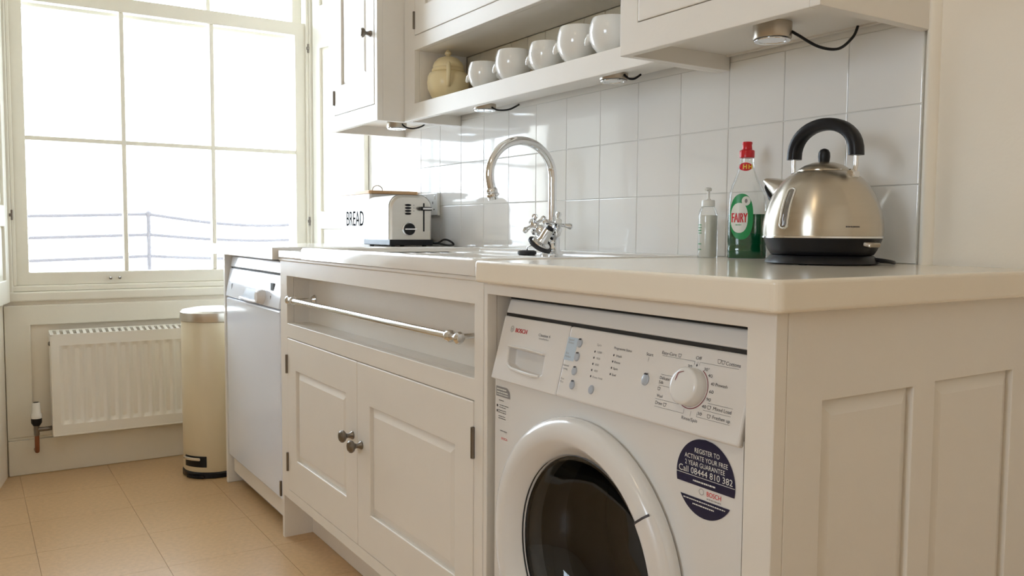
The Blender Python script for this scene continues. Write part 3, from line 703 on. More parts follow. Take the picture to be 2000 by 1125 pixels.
def icon(cx, cy, r):   # small tub outline
    for k in range(4):
        a = [(-r, r*.5), (-r*.6, -r), (r*.6, -r), (r, r*.5)]; p, q = a[k], a[(k+1) % 4]
        v = Vector((q[0]-p[0], q[1]-p[1])); m2 = Vector((-v.y, v.x)).normalized()*.0003
        ic.add([T(cx+p[0]+m2.x, cy+p[1]+m2.y), T(cx+q[0]+m2.x, cy+q[1]+m2.y), T(cx+q[0]-m2.x, cy+q[1]-m2.y), T(cx+p[0]-m2.x, cy+p[1]-m2.y)], [(0, 1, 2, 3)])
for q in ((.1775, .0930, .0030), (.2530, .0945, .0034), (.2600, .0940, .0030), (.2520, .0308, .0030), (.2545, .0192, .0030), (.1685, .0200, .0030), (.1500, .0405, .0026)): icon(*q)
ic.build('symbols', m_ink, fa)
# door
DC = Vector((-1.085, 0, .44))
def dring(r, y, n=64): return [(DC.x+r*math.cos(2*PI*k/n), y, DC.z+r*math.sin(2*PI*k/n)) for k in range(n)]
dr_ = MB().loft([dring(r, y) for r, y in ((.233, .8355), (.239, .829), (.2385, .817), (.233, .808), (.224, .8035), (.207, .8025), (.200, .805), (.174, .833), (.170, .842), (.172, .87), (.188, .87), (.188, .8355))], cap=False)
n_ = 64; dr_.f += [(11*n_+k, 11*n_+(k+1) % n_, (k+1) % n_, k) for k in range(n_)]
wd_ = dr_.build('door_ring', m_white, wm, smooth=True, sharp=50)
MB().loft([dring(r, y) for r, y in ((.1735, .836), (.166, .834), (.160, .842), (.148, .866), (.12, .892), (.08, .906), (.0005, .911))], cap=False).build('door_glass', m_doorglass, wm, smooth=True, sharp=60)
MB().loft([dring(.1745, .829), dring(.1745, .840), dring(.168, .840), dring(.168, .831)], cap=False).build('glass_trim', m_chrome, wm, smooth=True)
MB().loft([dring(.195, .872), dring(.180, .90), dring(.172, .925), dring(.180, .93), dring(.195, .93)], cap=False).build('door_gasket', m_gasket, wm, smooth=True)
drm = [(.190, .93)]+[(.190-.004*(k % 2), .94+.012*k) for k in range(9)]+[(.15, 1.042), (.14, 1.036), (.09, 1.036), (.08, 1.042), (.0005, 1.044)]
MB().loft([dring(r, y) for r, y in drm], cap=False).build('drum', m_drum, wm, smooth=True, sharp=40)
hs = MB(); nseg = 16; rr_ = []
for k in range(nseg+1):
    a = math.radians(36-80*k/nseg); ca_, sa_ = math.cos(a), math.sin(a)
    rr_.append([(DC.x+r*ca_, y, DC.z+r*sa_) for r, y in ((.181, .828), (.184, .8195), (.199, .8035), (.207, .8005), (.224, .8015), (.2335, .8065), (.236, .812), (.225, .82))])
hs.loft(rr_); hs.build('door_handle', m_fascia, wm, smooth=True, sharp=40)
a0, a1 = math.radians(36.9), math.radians(36.1)
MB().loft([[(DC.x+r*math.cos(a), y, DC.z+r*math.sin(a)) for r, y in ((.186, .8165), (.199, .8028), (.207, .7998), (.224, .8008), (.2345, .8062), (.225, .815))] for a in (a0, a1)]).build('handle_gap', m_ink, wm)
# stickers on the front
S = lambda x, z: (x, .8352, z); S2 = lambda x, z: (x, .8350, z); S3 = lambda x, z: (x, .8348, z)
scx, scz, sr = -.8185, .6455, .0545
st0 = MB()
def seg(lo, hi, fr, ns=48):
    p = []
    for k in range(ns):
        t0, t1 = lo+(hi-lo)*k/ns, lo+(hi-lo)*(k+1)/ns
        w0, w1 = math.sqrt(max(0, sr*sr-t0*t0)), math.sqrt(max(0, sr*sr-t1*t1))
        st0.add([fr(scx-w0, scz+t0), fr(scx+w0, scz+t0), fr(scx+w1, scz+t1), fr(scx-w1, scz+t1)], [(0, 1, 2, 3)])
seg(-.0118, sr, S); seg(-sr, -.029, S)
sto = st0.build('sticker_print', m_navy, wm)
white = [('REGISTER TO', .003, .0368, .0066, .046), ('ACTIVATE YOUR FREE', .001, .0268, .0066, .080), ('2 YEAR GUARANTEE', -.001, .0175, .0066, .074), ('Call 08444 810 382', .0, .0074, .0088, .100)]
txt(sto, m_lblwhite, [(a, scx+b, scz+c, d_, e_, 'c', S2) for a, b, c, d_, e_ in white])
MB().add([S2(scx-.054, scz+.0002), S2(scx+.054, scz+.0002), S2(scx+.054, scz+.0009), S2(scx-.054, scz+.0009)], [(0, 1, 2, 3)]).build('rule', m_lblwhite, sto)
def bars(mb, fr, x0, x1, z, h, seed):
    rnd = random.Random(seed); x = x0
    while x < x1:
        wv = rnd.uniform(.0012, .004); e_ = min(x+wv, x1); mb.add([fr(x, z-h/2), fr(e_, z-h/2), fr(e_, z+h/2), fr(x, z+h/2)], [(0, 1, 2, 3)]); x = e_+rnd.uniform(.0006, .0011)
mb = MB(); bars(mb, S2, scx-.022, scx+.020, scz-.006, .0022, 1); bars(mb, S2, scx-.040, scx+.038, scz-.033, .0016, 2); bars(mb, S2, scx-.022, scx+.018, scz-.0385, .0018, 3)
mb.build('small_print', m_lblwhite, sto)
txt(sto, m_lblred, [('BOSCH', scx+.017, scz-.0185, .0066, .026, 'c', S)])
mb = MB(); bars(mb, S, scx+.004, scx+.030, scz-.0255, .0014, 5); 
for r0, r1 in ((.0045, .0038),):
    for k in range(24):
        a0, a1 = 2*PI*k/24, 2*PI*(k+1)/24
        mb.add([S(scx-.006+r*math.cos(a), scz-.0185+r*math.sin(a)) for r, a in ((r0, a0), (r1, a0), (r1, a1), (r0, a1))], [(0, 1, 2, 3)])
mb.build('logo', m_inkgrey, sto)
lb = MB().add([S(-1.3605, .690), S(-1.322, .690), S(-1.314, .683), S(-1.312, .671), S(-1.3605, .671)], [(0, 1, 2, 3, 4)]).build('instruction_label', m_inkgrey, wm)
mb = MB(); bars(mb, S2, -1.357, -1.325, .685, .0022, 6); bars(mb, S2, -1.357, -1.32, .6795, .0022, 7); bars(mb, S2, -1.357, -1.318, .675, .0016, 8); mb.build('header_print', m_lblwhite, lb)
mb = MB()
for i, (z, a, b) in enumerate(((.664, -1.350, -1.334), (.655, -1.349, -1.318), (.651, -1.349, -1.326), (.645, -1.352, -1.326), (.641, -1.352, -1.326), (.634, -1.352, -1.328), (.630, -1.352, -1.326), (.607, -1.346, -1.322))): bars(mb, S, a, b, z, .0013, 20+i)
for z in (.653, .643): mb.add([S(-1.3585, z-.0022), S(-1.354, z-.0022), S(-1.354, z+.0022), S(-1.3585, z+.0022)], [(0, 1, 2, 3)])
mb.build('label_print', m_ink, lb)
txt(lb, m_lblred, [('BOSCH', -1.331, .593, .0045, .020, 'c', S)])
for xx in (wx0+.05, wx1-.05): MB().lathe([(.02, 0), (.02, .006), (.009, .008), (.009, .0125)], (xx, .90, 0), n=12).build('foot', m_black, wm)

# ------------------------------------------------------------------ wall units
UZ, UT = 1.343, 2.12
def underbox(parent, x0, x1, yf, nm='carcass', skip_front=True):
    m_ = MB(); m_.box(x0, x0+.018, yf+.02, B-.001, UZ, UT); m_.box(x1-.018, x1, yf+.02, B-.001, UZ, UT)
    m_.box(x0+.018, x1-.018, yf+.02, B-.012, UZ+.033, UZ+.049); m_.box(x0+.018, x1-.018, yf+.02, B-.012, UT-.018, UT)
    return m_.build(nm, m_paint, parent, bevel=.001)
lc = thing('wall_cabinet', 'cream single-door wall cabinet nearest the window', 'cabinet', (-2.86, 1.3, UZ))
LY = 1.155; lx0, lx1 = -3.085, -2.640
MB().plate((lx0, lx1), (UZ, UT), LY, LY+.02, [(-3.026, -2.662, 1.397, 2.07)]).build('face_frame', m_paint, lc, bevel=.0015)
underbox(lc, lx0, lx1, LY); MB().box(lx0+.018, lx1-.018, B-.012, B-.004, UZ+.03, UT).build('back_board', m_paint, lc)
door(lc, -3.0244, -2.6636, 1.3986, 2.0684, LY-.001, (-2.957, -2.732, 1.500, 1.98), (-2.692, 1.632), -3.026, ((1.435, 1.487),), kk=1.0)
su = thing('plate_shelf_unit', 'cream wall unit with an open shelf of white bowls below its doors', 'cabinet', (-2.02, 1.36, UZ))
SY = 1.252; ux0, ux1 = -2.638, -1.4005
SO = (-2.562, -1.440, 1.396, 1.567); DO1 = (-2.560, -1.440, 1.613, 2.07)
MB().plate((ux0, ux1), (UZ, UT), SY, SY+.02, [SO, DO1]).build('face_frame', m_paint, su, bevel=.0015)
m_ = MB(); m_.box(ux0, ux0+.018, SY+.02, B-.001, UZ, UT); m_.box(ux1-.018, ux1, SY+.02, B-.001, UZ, UT)
m_.box(ux0+.018, SO[0], SY+.02, B-.012, 1.38, 1.60); m_.box(SO[1], ux1-.018, SY+.02, B-.012, 1.38, 1.60)
m_.box(ux0, ux1, SY+.02, B-.001, UT-.018, UT)
m_.build('carcass', m_paint, su, bevel=.001)
MB().box(ux0+.0181, ux1-.0181, SY+.02, B-.012, 1.376, 1.3965).build('shelf', m_paint, su)
MB().box(ux0+.0181, ux1-.0181, SY+.02, B-.012, 1.567, 1.585).build('shelf_top', m_paint, su)
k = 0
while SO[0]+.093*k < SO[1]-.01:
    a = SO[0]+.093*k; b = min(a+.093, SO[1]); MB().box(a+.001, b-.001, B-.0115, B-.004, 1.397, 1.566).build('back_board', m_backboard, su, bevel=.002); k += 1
for a, b, kn, hx in ((DO1[0]+.0016, -2.001, -2.03, DO1[0]), (-1.999, DO1[1]-.0016, -1.97, DO1[1])):
    door(su, a, b, DO1[2]+.0016, DO1[3]-.0016, SY-.001, (a+.07, b-.07, 1.70, 1.99), (kn, 1.78), hx, ((1.635, 1.69),))
rc = thing('wall_cabinet', 'cream wall cabinet above the kettle', 'cabinet', (-1.14, 1.3, UZ))
RY = 1.155; cx0, cx1 = -1.3995, -.905
MB().plate((cx0, cx1-.0205), (UZ, UT), RY, RY+.02, [(-1.345, -.985, 1.402, 2.07)]).build('face_frame', m_paint, rc, bevel=.0015)
m_ = MB(); m_.box(cx0, cx0+.018, RY+.02, B-.001, UZ, UT); m_.box(cx1-.02, cx1, RY, B-.001, UZ, UT)
m_.box(cx0+.018, cx1-.02, RY+.02, B-.012, UZ+.033, UZ+.049); m_.box(cx0+.018, cx1-.02, RY+.02, B-.012, UT-.018, UT)
m_.build('carcass', m_paint, rc, bevel=.001)
MB().box(cx0+.018, cx1-.02, B-.012, B-.004, UZ+.03, UT).build('back_board', m_paint, rc)
door(rc, -1.3434, -.9866, 1.4036, 2.0684, RY-.001, (-1.27, -1.06, 1.50, 1.98), (-1.02, 1.75), -1.345, ((1.45, 1.50),))

# under-cabinet puck lights
def puck(x, y, zt, label, cable, k=1.0, hh=.030):
    t = thing('puck_light', label, 'light', (x, y, zt-hh), 'round nickel lights under the wall units')
    MB().lathe([(.030*k, zt-hh), (.0345*k, zt-hh+.0005), (.036*k, zt-hh+.003), (.036*k, zt)], (x, y, 0), n=32).build('housing', m_nickel, t, smooth=True)
    MB().lathe([(.0335*k, zt-hh-.0025), (.033*k, zt-hh-.0035), (.025*k, zt-hh-.0035), (.0245*k, zt-hh-.0005), (.03*k, zt-hh-.0002)], (x, y, 0), n=32).build('rim', m_chrome, t, smooth=True)
    MB().lathe([(.0244*k, zt-hh-.0005), (.018*k, zt-hh-.002), (.01*k, zt-hh-.0015), (0, zt-hh-.002)], (x, y, 0), n=24).build('lens', m_china, t, smooth=True)
    if cable: MB().tube(cable, .0028, 8).build('cable', m_black, t, smooth=True)
zt = UZ+.0329
def catm(pts, n=8):
    P = [Vector(p) for p in pts]; out = []
    for i in range(len(P)-1):
        a, b, c, d_ = P[max(i-1, 0)], P[i], P[i+1], P[min(i+2, len(P)-1)]
        for k in range(n):
            t = k/n; out.append(.5*((2*b)+(c-a)*t+(2*a-5*b+4*c-d_)*t*t+(3*b-a-3*c+d_)*t**3))
    return out+[P[-1]]
puck(-1.125, 1.30, zt, 'brushed nickel puck light above the kettle with a hanging black cable', catm([(-1.095, 1.318, zt-.018), (-1.085, 1.325, zt-.026), (-1.06, 1.352, zt-.048), (-1.045, 1.39, zt-.050), (-1.043, 1.428, zt-.025), (-1.046, 1.447, zt-.001)]))
puck(-2.835, 1.315, zt, 'nickel puck light under the cabinet nearest the window', catm([(-2.801, 1.32, zt-.018), (-2.79, 1.33, zt-.030), (-2.76, 1.345, zt-.036), (-2.72, 1.36, zt-.030), (-2.69, 1.37, zt-.012)]))
puck(-2.335, 1.385, zt, 'nickel puck light under the left half of the bowl shelf', catm([(-2.30, 1.39, zt-.012), (-2.28, 1.40, zt-.022), (-2.245, 1.42, zt-.022), (-2.22, 1.44, zt-.008)]), hh=.016)
puck(-1.70, 1.385, zt, 'nickel puck light under the right half of the bowl shelf', catm([(-1.664, 1.388, zt-.006), (-1.655, 1.395, zt-.016), (-1.65, 1.41, zt-.016), (-1.65, 1.43, zt-.004)]), hh=.016)

# ------------------------------------------------------------------ crockery on the shelf
SZ = 1.3968
def bowl(x, y, s, label, rot):
    t = thing('lion_head_bowl', label, 'bowl', (x, y, SZ), 'white bowls on the open shelf')
    pr = [(.021, 0), (.023, .003), (.030, .009), (.041, .022), (.0475, .036), (.050, .050), (.049, .065), (.0455, .078), (.0425, .085), (.0405, .085), (.043, .077), (.046, .064), (.0465, .05), (.038, .022), (.02, .01), (0, .009)]
    MB().lathe([(r*s, h*s) for r, h in pr], (x, y, SZ), n=36).build('body', m_china, t, smooth=True, sharp=60)
    for a in (rot, rot+PI):
        dv = Vector((math.cos(a), math.sin(a), 0)); c = Vector((x, y, SZ))+dv*.046*s+Vector((0, 0, .044*s))
        MB().tube([c+dv*q*s+Vector((0, 0, h*s)) for q, h in ((-.004, .004), (.004, .002), (.009, -.003), (.013, -.010), (.0145, -.014))], [.0125*s, .0115*s, .0085*s, .0055*s, .002*s], 10).build('lion_head_lug', m_china, t, smooth=True)
bl = [(-2.228, 1.318, .97, 'first white lion-head bowl, next to the cream teapot'), (-2.055, 1.312, 1.04, 'second white lion-head bowl from the cream teapot'), (-1.898, 1.316, .97, 'middle white lion-head bowl of the five on the shelf'),
      (-1.752, 1.312, 1.10, 'fourth white lion-head bowl counted from the cream teapot'), (-1.625, 1.314, 1.07, 'white lion-head bowl partly hidden behind the cabinet above the kettle')]
for x, y, s, lb_ in bl: bowl(x, y, s, lb_, math.radians(212))
tpot = thing('teapot', 'cream lidded teapot at the left end of the open shelf', 'teapot', (-2.488, 1.337, SZ))
px_, py_ = -2.488, 1.337
MB().lathe([(.034, 0), (.038, .003), (.055, .018), (.066, .042), (.0685, .062), (.066, .082), (.061, .092), (.055, .095)], (px_, py_, SZ), n=40).build('body', m_potcream, tpot, smooth=True, sharp=50)
lid_ = MB().lathe([(.0505, .0945), (.0535, .098), (.0535, .104), (.049, .110), (.050, .115), (.046, .126), (.034, .139), (.016, .146), (.007, .148)], (px_, py_, SZ), n=40).build('lid', m_potcream, tpot, smooth=True, sharp=40)
MB().lathe([(.005, .146), (.006, .150), (.0105, .154), (.011, .159), (.0065, .165), (.003, .169), (0, .170)], (px_, py_, SZ), n=20).build('lid_knob', m_potcream, lid_, smooth=True)
hv = Vector((.86, -.45, 0)).normalized()
def hp(q, h): return (px_+hv.x*q, py_+hv.y*q, SZ+h)
MB().tube(catm([hp(.054, .098), hp(.068, .112), hp(.082, .106), hp(.087, .084), hp(.082, .058), hp(.066, .044)]), .0065, 12).build('handle', m_potcream, tpot, smooth=True)
MB().tube([hp(-.052, .045), hp(-.075, .062), hp(-.090, .088), hp(-.104, .108)], [.016, .012, .009, .0075], 12).build('spout', m_potcream, tpot, smooth=True)

# ------------------------------------------------------------------ kettle
kx, ky = -1.0, 1.30
kt = thing('kettle', 'brushed steel dome kettle with black arched handle', 'kettle', (kx, ky, TOP))
def K(prof, nm, m_, parent=kt, n=56, sharp=40): return MB().lathe([(r, h) for r, h in prof], (kx, ky, TOP), n=n).build(nm, m_, parent, smooth=True, sharp=sharp)
K([(.094, .0015), (.098, .003), (.097, .006), (.090, .014), (.088, .016)], 'power_base', m_black)
for a in (.3, 1.8, 3.5, 5.0): MB().lathe([(.008, 0), (.008, .0025)], (kx+.08*math.cos(a), ky+.08*math.sin(a), TOP), n=8).build('base_foot', m_rubber, kt)
K([(.084, .0165), (.088, .018), (.093, .026), (.0995, .042), (.1015, .0465)], 'lower_band', m_black)
K([(.1015, .0465), (.1045, .047), (.1045, .050), (.103, .051)], 'rim', m_chrome)
kb = K([(.103, .0505), (.1035, .060), (.1025, .075), (.0985, .095), (.0935, .110), (.086, .126), (.0765, .141), (.0655, .153), (.055, .161), (.0465, .1655), (.0445, .166)], 'body', m_kettle)
kl = K([(.0455, .1655), (.0455, .1675), (.043, .170), (.034, .176), (.02, .181), (.008, .1825)], 'lid', m_kettle)
K([(.0085, .180), (.0095, .184), (.0105, .192), (.010, .199), (.007, .2045), (.002, .2065)], 'lid_knob', m_black, kl, n=20)
wire = []
for sg in (-1, 1):
    wr = MB().tube(catm([(kx+sg*.060, ky, TOP+.158), (kx+sg*.064, ky, TOP+.163), (kx+sg*.066, ky, TOP+.178), (kx+sg*.0655, ky, TOP+.196)]), .0042, 12)
    wr.build('handle_wire', m_chrome, kt, smooth=True)
    MB().lathe([(.007, -.009), (.009, -.007), (.009, .007), (.007, .009)], (kx+sg*.060, ky, TOP+.158), axis='y', n=16).build('handle_mount', m_chrome, kt, smooth=True)
gp = [(kx-.0655, ky, TOP+.1905)]
for k in range(21):
    a = PI-PI*k/20; gp.append((kx+.0655*math.cos(a), ky, TOP+.1905+.0025+.0565*math.sin(a)**.85 if 0 < k < 20 else TOP+.193))
gp.append((kx+.0655, ky, TOP+.1905))
rings = []
for i, p in enumerate(gp):
    a = max(0, min(1, (i-1)/20)); ang = PI-PI*a
    nv = Vector((math.cos(ang), 0, math.sin(ang))); bv = Vector((0, 1, 0)); rad = .0118
    rings.append([tuple(Vector(p)+nv*math.copysign(abs(math.cos(2*PI*k/20))**.7, math.cos(2*PI*k/20))*rad*.95+bv*math.copysign(abs(math.sin(2*PI*k/20))**.7, math.sin(2*PI*k/20))*rad*1.15) for k in range(20)])
MB().loft(rings).build('grip', m_black, kt, smooth=True, sharp=60)
# spout towards the window
spt = MB(); rr_ = []
for q, h, wy, hz_ in ((.066, .118, .030, .034), (.090, .132, .025, .024), (.110, .145, .020, .014), (.123, .154, .016, .006)):
    rr_.append([(kx-q+.35*hz_*math.sin(2*PI*k/20)*.3, ky+wy*math.cos(2*PI*k/20), TOP+h+hz_*math.sin(2*PI*k/20)) for k in range(20)])
spt.loft(rr_); spt.build('spout', m_steel, kt, smooth=True)
MB().loft([[(kx-q, ky+wy*math.cos(2*PI*k/16), TOP+h+hz_*math.sin(2*PI*k/16)) for k in range(16)] for q, h, wy, hz_ in ((.086, .104, .019, .016), (.110, .124, .017, .014), (.122, .142, .014, .009))]).build('spout_filter', m_black, kt, smooth=True)
# water gauge on the room side, laid on the dome
kprof = [(.1035, .060), (.1025, .075), (.0985, .095), (.0935, .110), (.086, .126), (.0765, .141)]
def krad(h):
    for (r0, h0), (r1, h1) in zip(kprof, kprof[1:]):
        if h0 <= h <= h1: return r0+(r1-r0)*(h-h0)/(h1-h0)
    return kprof[0][0] if h < .06 else kprof[-1][0]
def gau(h, a, lift): r = krad(h)+lift; return (kx+r*math.sin(a), ky-r*math.cos(a), TOP+h)
def gring(hw, h0, h1, lift, n=7):
    hs = [h0+(h1-h0)*k/10 for k in range(11)]; out = []
    for k in range(n+1): a = PI+PI*k/n; out.append(gau(h0+hw*.9*math.sin(a), hw*math.cos(a)/.1, lift))
    for h in hs[1:-1]: out.append(gau(h, hw/krad(h), lift))
    for k in range(n+1): a = PI*k/n; out.append(gau(h1+hw*.7*math.sin(a), hw*math.cos(a)/krad(h1), lift))
    for h in reversed(hs[1:-1]): out.append(gau(h, -hw/krad(h), lift))
    return out
MB().tube(gring(.0075, .070, .128, .0008)+gring(.0075, .070, .128, .0008)[:1], .0018, 8, cap=False).build('gauge_frame', m_chrome, kt, smooth=True)
gw = MB(); a_ = gring(.0065, .070, .128, .0012); gw.add(a_, [tuple(range(len(a_)))]); 
gw = MB(); hs = [.066+.066*k/12 for k in range(13)]
gw.loft([[gau(h, -.0055/krad(h), .0008), gau(h, .0055/krad(h), .0008), gau(h, .0055/krad(h), -.003), gau(h, -.0055/krad(h), -.003)] for h in hs])
gw.build('gauge_window', m_pewter, kt, smooth=True)
gt = MB().tube([gau(.068+.06*k/8, 0, .0016) for k in range(9)], .0022, 8).build('gauge_tube', m_clear, kt, smooth=True)
lv = MB().hexa([(kx+.094, ky-.017, TOP+.033), (kx+.108, ky-.015, TOP+.031), (kx+.108, ky+.015, TOP+.031), (kx+.094, ky+.017, TOP+.033), (kx+.096, ky-.017, TOP+.042), (kx+.112, ky-.013, TOP+.039), (kx+.112, ky+.013, TOP+.039), (kx+.096, ky+.017, TOP+.042)])
lv.build('switch_lever', m_nickel, kt, bevel=.003, seg=3)
mb = MB(); ba = math.radians(66)
def kfr(x, z): a = ba+x/.1; r = krad(z)+.0004; return (kx+r*math.sin(a), ky-r*math.cos(a), TOP+z)
bars(mb, kfr, -.012, .012, .0665, .0022, 11); mb.build('maker_mark', m_ink, kb)
MB().tube(catm([(kx+.082, ky+.035, TOP+.010), (kx+.098, ky+.045, TOP+.008), (kx+.095, ky+.075, TOP+.0045), (kx+.06, ky+.11, TOP+.0045), (kx+.0, ky+.13, TOP+.0045)]), .0035, 8).build('power_cord', m_black, kt, smooth=True)

# ------------------------------------------------------------------ washing-up liquid
fx_, fy_ = -1.250, 1.383
fb = thing('washing_up_bottle', 'clear washing-up liquid bottle with green liquid and red cap', 'bottle', (fx_, fy_, TOP))
vd = Vector((-fx_, -fy_, 0)).normalized(); vr = Vector((-vd.y, vd.x, 0))     # facing direction, sideways
def bq(a, q, z): return tuple(Vector((fx_, fy_, TOP+z))+vr*a+vd*q)
secs = [(.0, .0375, .022, 0), (.003, .0405, .025, 0), (.02, .0405, .0255, 0), (.028, .0395, .0245, 0), (.036, .0405, .0255, 0), (.06, .0405, .026, 0), (.095, .040, .026, 0), (.118, .039, .025, .0), (.138, .0365, .023, -.001), (.153, .031, .021, -.003), (.166, .0245, .019, -.004), (.182, .0185, .016, -.004), (.20, .0148, .0142, -.004), (.212, .0140, .0140, -.004)]
def bsec(z):
    for s0, s1 in zip(secs, secs[1:]):
        if s0[0] <= z <= s1[0]:
            t = (z-s0[0])/(s1[0]-s0[0]); return [s0[i]+(s1[i]-s0[i])*t for i in range(4)]
    return secs[-1]
def bring(z, off, n=32):
    _, rx, ry_, cx = bsec(z); e_ = .78
    return [bq(cx+(rx+off)*math.copysign(abs(math.cos(2*PI*k/n))**e_, math.cos(2*PI*k/n)), (ry_+off)*math.copysign(abs(math.sin(2*PI*k/n))**e_, math.sin(2*PI*k/n)), z) for k in range(n)]
MB().loft([bring(s[0], 0) for s in secs]).build('bottle', m_clear, fb, smooth=True, sharp=60)
lz = [.002, .004, .02, .028, .036, .05, .07, .094]
MB().loft([bring(z, -.0012) for z in lz]).build('liquid', m_green, fb, smooth=True, sharp=50)
cpz = MB().lathe([(.0145, .211), (.0155, .212), (.0155, .225), (.0145, .2265), (.0105, .228), (.0095, .238), (.0105, .2395), (.0105, .2435), (.009, .2445)], (bq(-.004, 0, 0)[0], bq(-.004, 0, 0)[1], TOP), n=28).build('cap', m_red, fb, smooth=True, sharp=40)
def lab(lift):
    def f_(a, z):
        _, rx, ry_, cx = bsec(max(0, min(z, .21))); t = max(-1, min(1, (a-cx)/(rx+.0003)))
        s_ = max(0, 1-abs(t)**(1/.78*1.0)*0-abs(t)**(2/.78)); return bq(a, (ry_+.0003)*s_**(.78/2)+lift, z)
    return f_
def patch(pts_c, pts, fr, m_, nm, parent, rings=6):
    mb = MB(); n = len(pts); vs = []
    for j in range(rings+1):
        t = j/rings; vs += [fr(pts_c[0]+(p[0]-pts_c[0])*t, pts_c[1]+(p[1]-pts_c[1])*t) for p in pts]
    fs = [(j*n+k, j*n+(k+1) % n, (j+1)*n+(k+1) % n, (j+1)*n+k) for j in range(rings) for k in range(n)]
    mb.add(vs, fs); return mb.build(nm, m_, parent, smooth=True)
def oval(cx, cz, rx, rz2, n=40, e_=.85): return [(cx+rx*math.copysign(abs(math.cos(2*PI*k/n))**e_, math.cos(2*PI*k/n)), cz+rz2*math.copysign(abs(math.sin(2*PI*k/n))**e_, math.sin(2*PI*k/n))) for k in range(n)]
lbl = patch((-.012, .0885), oval(-.012, .0885, .0235, .0475), lab(.0006), m_lblgreen, 'front_label', fb)
patch((-.0165, .086), oval(-.0165, .086, .0172, .031), lab(.0010), m_lblwhite, 'label_field', lbl)
patch((-.0035, .121), oval(-.0035, .121, .0088, .0098, 24, 1), lab(.0010), m_lblwhite, 'label_roundel', lbl)
patch((-.0035, .121), oval(-.0035, .121, .0028, .0045, 16, 1), lab(.0013), m_inkgrey, 'roundel_drop', lbl)
txt(lbl, m_lblred, [('FAIRY', -.0160, .0865, .0195, .031, 'c', lab(.0014))], bold=.0006)
mb = MB(); bars(mb, lab(.0014), -.024, -.012, .0715, .0022, 31); mb.build('small_print', m_lblgreen, lbl)
nl = patch((-.006, .192), oval(-.006, .192, .0135, .0088, 28, 1), lab(.0006), m_red, 'neck_label', fb)
nt_ = MB()
for a in (-.0105, -.0045, .0005, .006): nt_.add([lab(.0012)(a+u_, .192+v_) for u_, v_ in ((-.0011, -.0048), (.0011, -.0048), (.0011, .0048), (-.0011, .0048))], [(0, 1, 2, 3)])
nt_.add([lab(.0012)(u_, v_) for u_, v_ in ((.0005, .1912), (.006, .1912), (.006, .1932), (.0005, .1932))], [(0, 1, 2, 3)])
nt_.add([lab(.0012)(u_, v_) for u_, v_ in ((-.0105, .1912), (-.0045, .1912), (-.0045, .1932), (-.0105, .1932))], [(0, 1, 2, 3)])
nt_.build('neck_lettering', m_yellow, nl)

# ------------------------------------------------------------------ soap dispenser
ox, oy = -1.372, 1.392
sd = thing('soap_dispenser', 'small clear pump bottle of creamy hand soap', 'bottle', (ox, oy, TOP))
def O(prof, nm, m_, parent=sd, n=28): return MB().lathe(prof, (ox, oy, TOP), n=n).build(nm, m_, parent, smooth=True, sharp=45)
O([(.0205, 0), (.0215, .002), (.0215, .085), (.0208, .096), (.018, .106), (.0145, .112), (.0135, .114)], 'bottle', m_clear)
O([(.0195, .0015), (.0205, .003), (.0205, .092), (.0195, .0935)], 'liquid', m_soap)
col_ = O([(.0140, .1125), (.0148, .113), (.0148, .125), (.0135, .127), (.006, .1275), (.005, .130)], 'collar', m_pump)
O([(.0032, .129), (.0032, .146), (.0065, .147), (.007, .152), (.005, .1545)], 'pump_stem', m_pump, n=16)
nd = Vector((.35, -.6, 0)).normalized()
MB().tube([(ox, oy, TOP+.1505), (ox+nd.x*.012, oy+nd.y*.012, TOP+.1508), (ox+nd.x*.024, oy+nd.y*.024, TOP+.149)], [.0045, .004, .003], 10).build('nozzle', m_pump, sd, smooth=True)
mb = MB(); sa = math.atan2(-oy, -ox)
def sfr(x, z): a = sa-.95+x/.0215; return (ox+.0218*math.cos(a), oy+.0218*math.sin(a), TOP+z)
for i, z in enumerate((.072, .066, .060, .054, .030, .018)): bars(mb, sfr, -.005, .006, z, .0022, 40+i)
mb.build('printed_text', m_lblgreen, sd)

# ------------------------------------------------------------------ toaster
ta = thing('toaster', 'two-slice steel toaster with black base and side controls', 'toaster', (-2.782, 1.294, TOP))
qx0, qx1, qy0, qy1 = -2.893, -2.672, 1.214, 1.373; qz0, qz1 = TOP+.024, TOP+.176
def tsec(x, ins=0, r=.042):
    pts = [(qy0+ins, qz0)]
    for k in range(9): a = PI-PI/2*k/8; pts.append((qy0+ins+r+r*math.cos(a), qz1-ins-r+r*math.sin(a)))
    for k in range(9): a = PI/2-PI/2*k/8; pts.append((qy1-ins-r+r*math.cos(a), qz1-ins-r+r*math.sin(a)))
    pts.append((qy1-ins, qz0)); return [(x, a, b) for a, b in pts]
tb = MB().loft([tsec(qx0, .010), tsec(qx0+.006, .003), tsec(qx0+.012), tsec(qx1-.014)]).build('shell', m_toast, ta, smooth=True, sharp=30)
cut = [MB().box(qx0+.04, qx1-.05, qy0+a, qy0+a+.026, TOP+.08, TOP+.3).build('cutter', None, origin=(0, 0, 0)) for a in (.040, .093)]
boolcut(tb, cut)
for p in tb.data.polygons: p.use_smooth = True
try: tb.data.set_sharp_from_angle(angle=math.radians(30))
except Exception: pass
MB().loft([tsec(qx1-.0145, -.0012), tsec(qx1-.0105, -.0012)]).build('seam_band', m_pewter, ta, smooth=True, sharp=30)
te = MB().loft([tsec(qx1-.011, .0), tsec(qx1-.004, .002), tsec(qx1, .008)]).build('end_plate', m_toast, ta, smooth=True, sharp=25)
MB().box(qx0-.002, qx1+.003, qy0-.002, qy1+.004, TOP+.004, qz0).build('base', m_black, ta, bevel=.003)
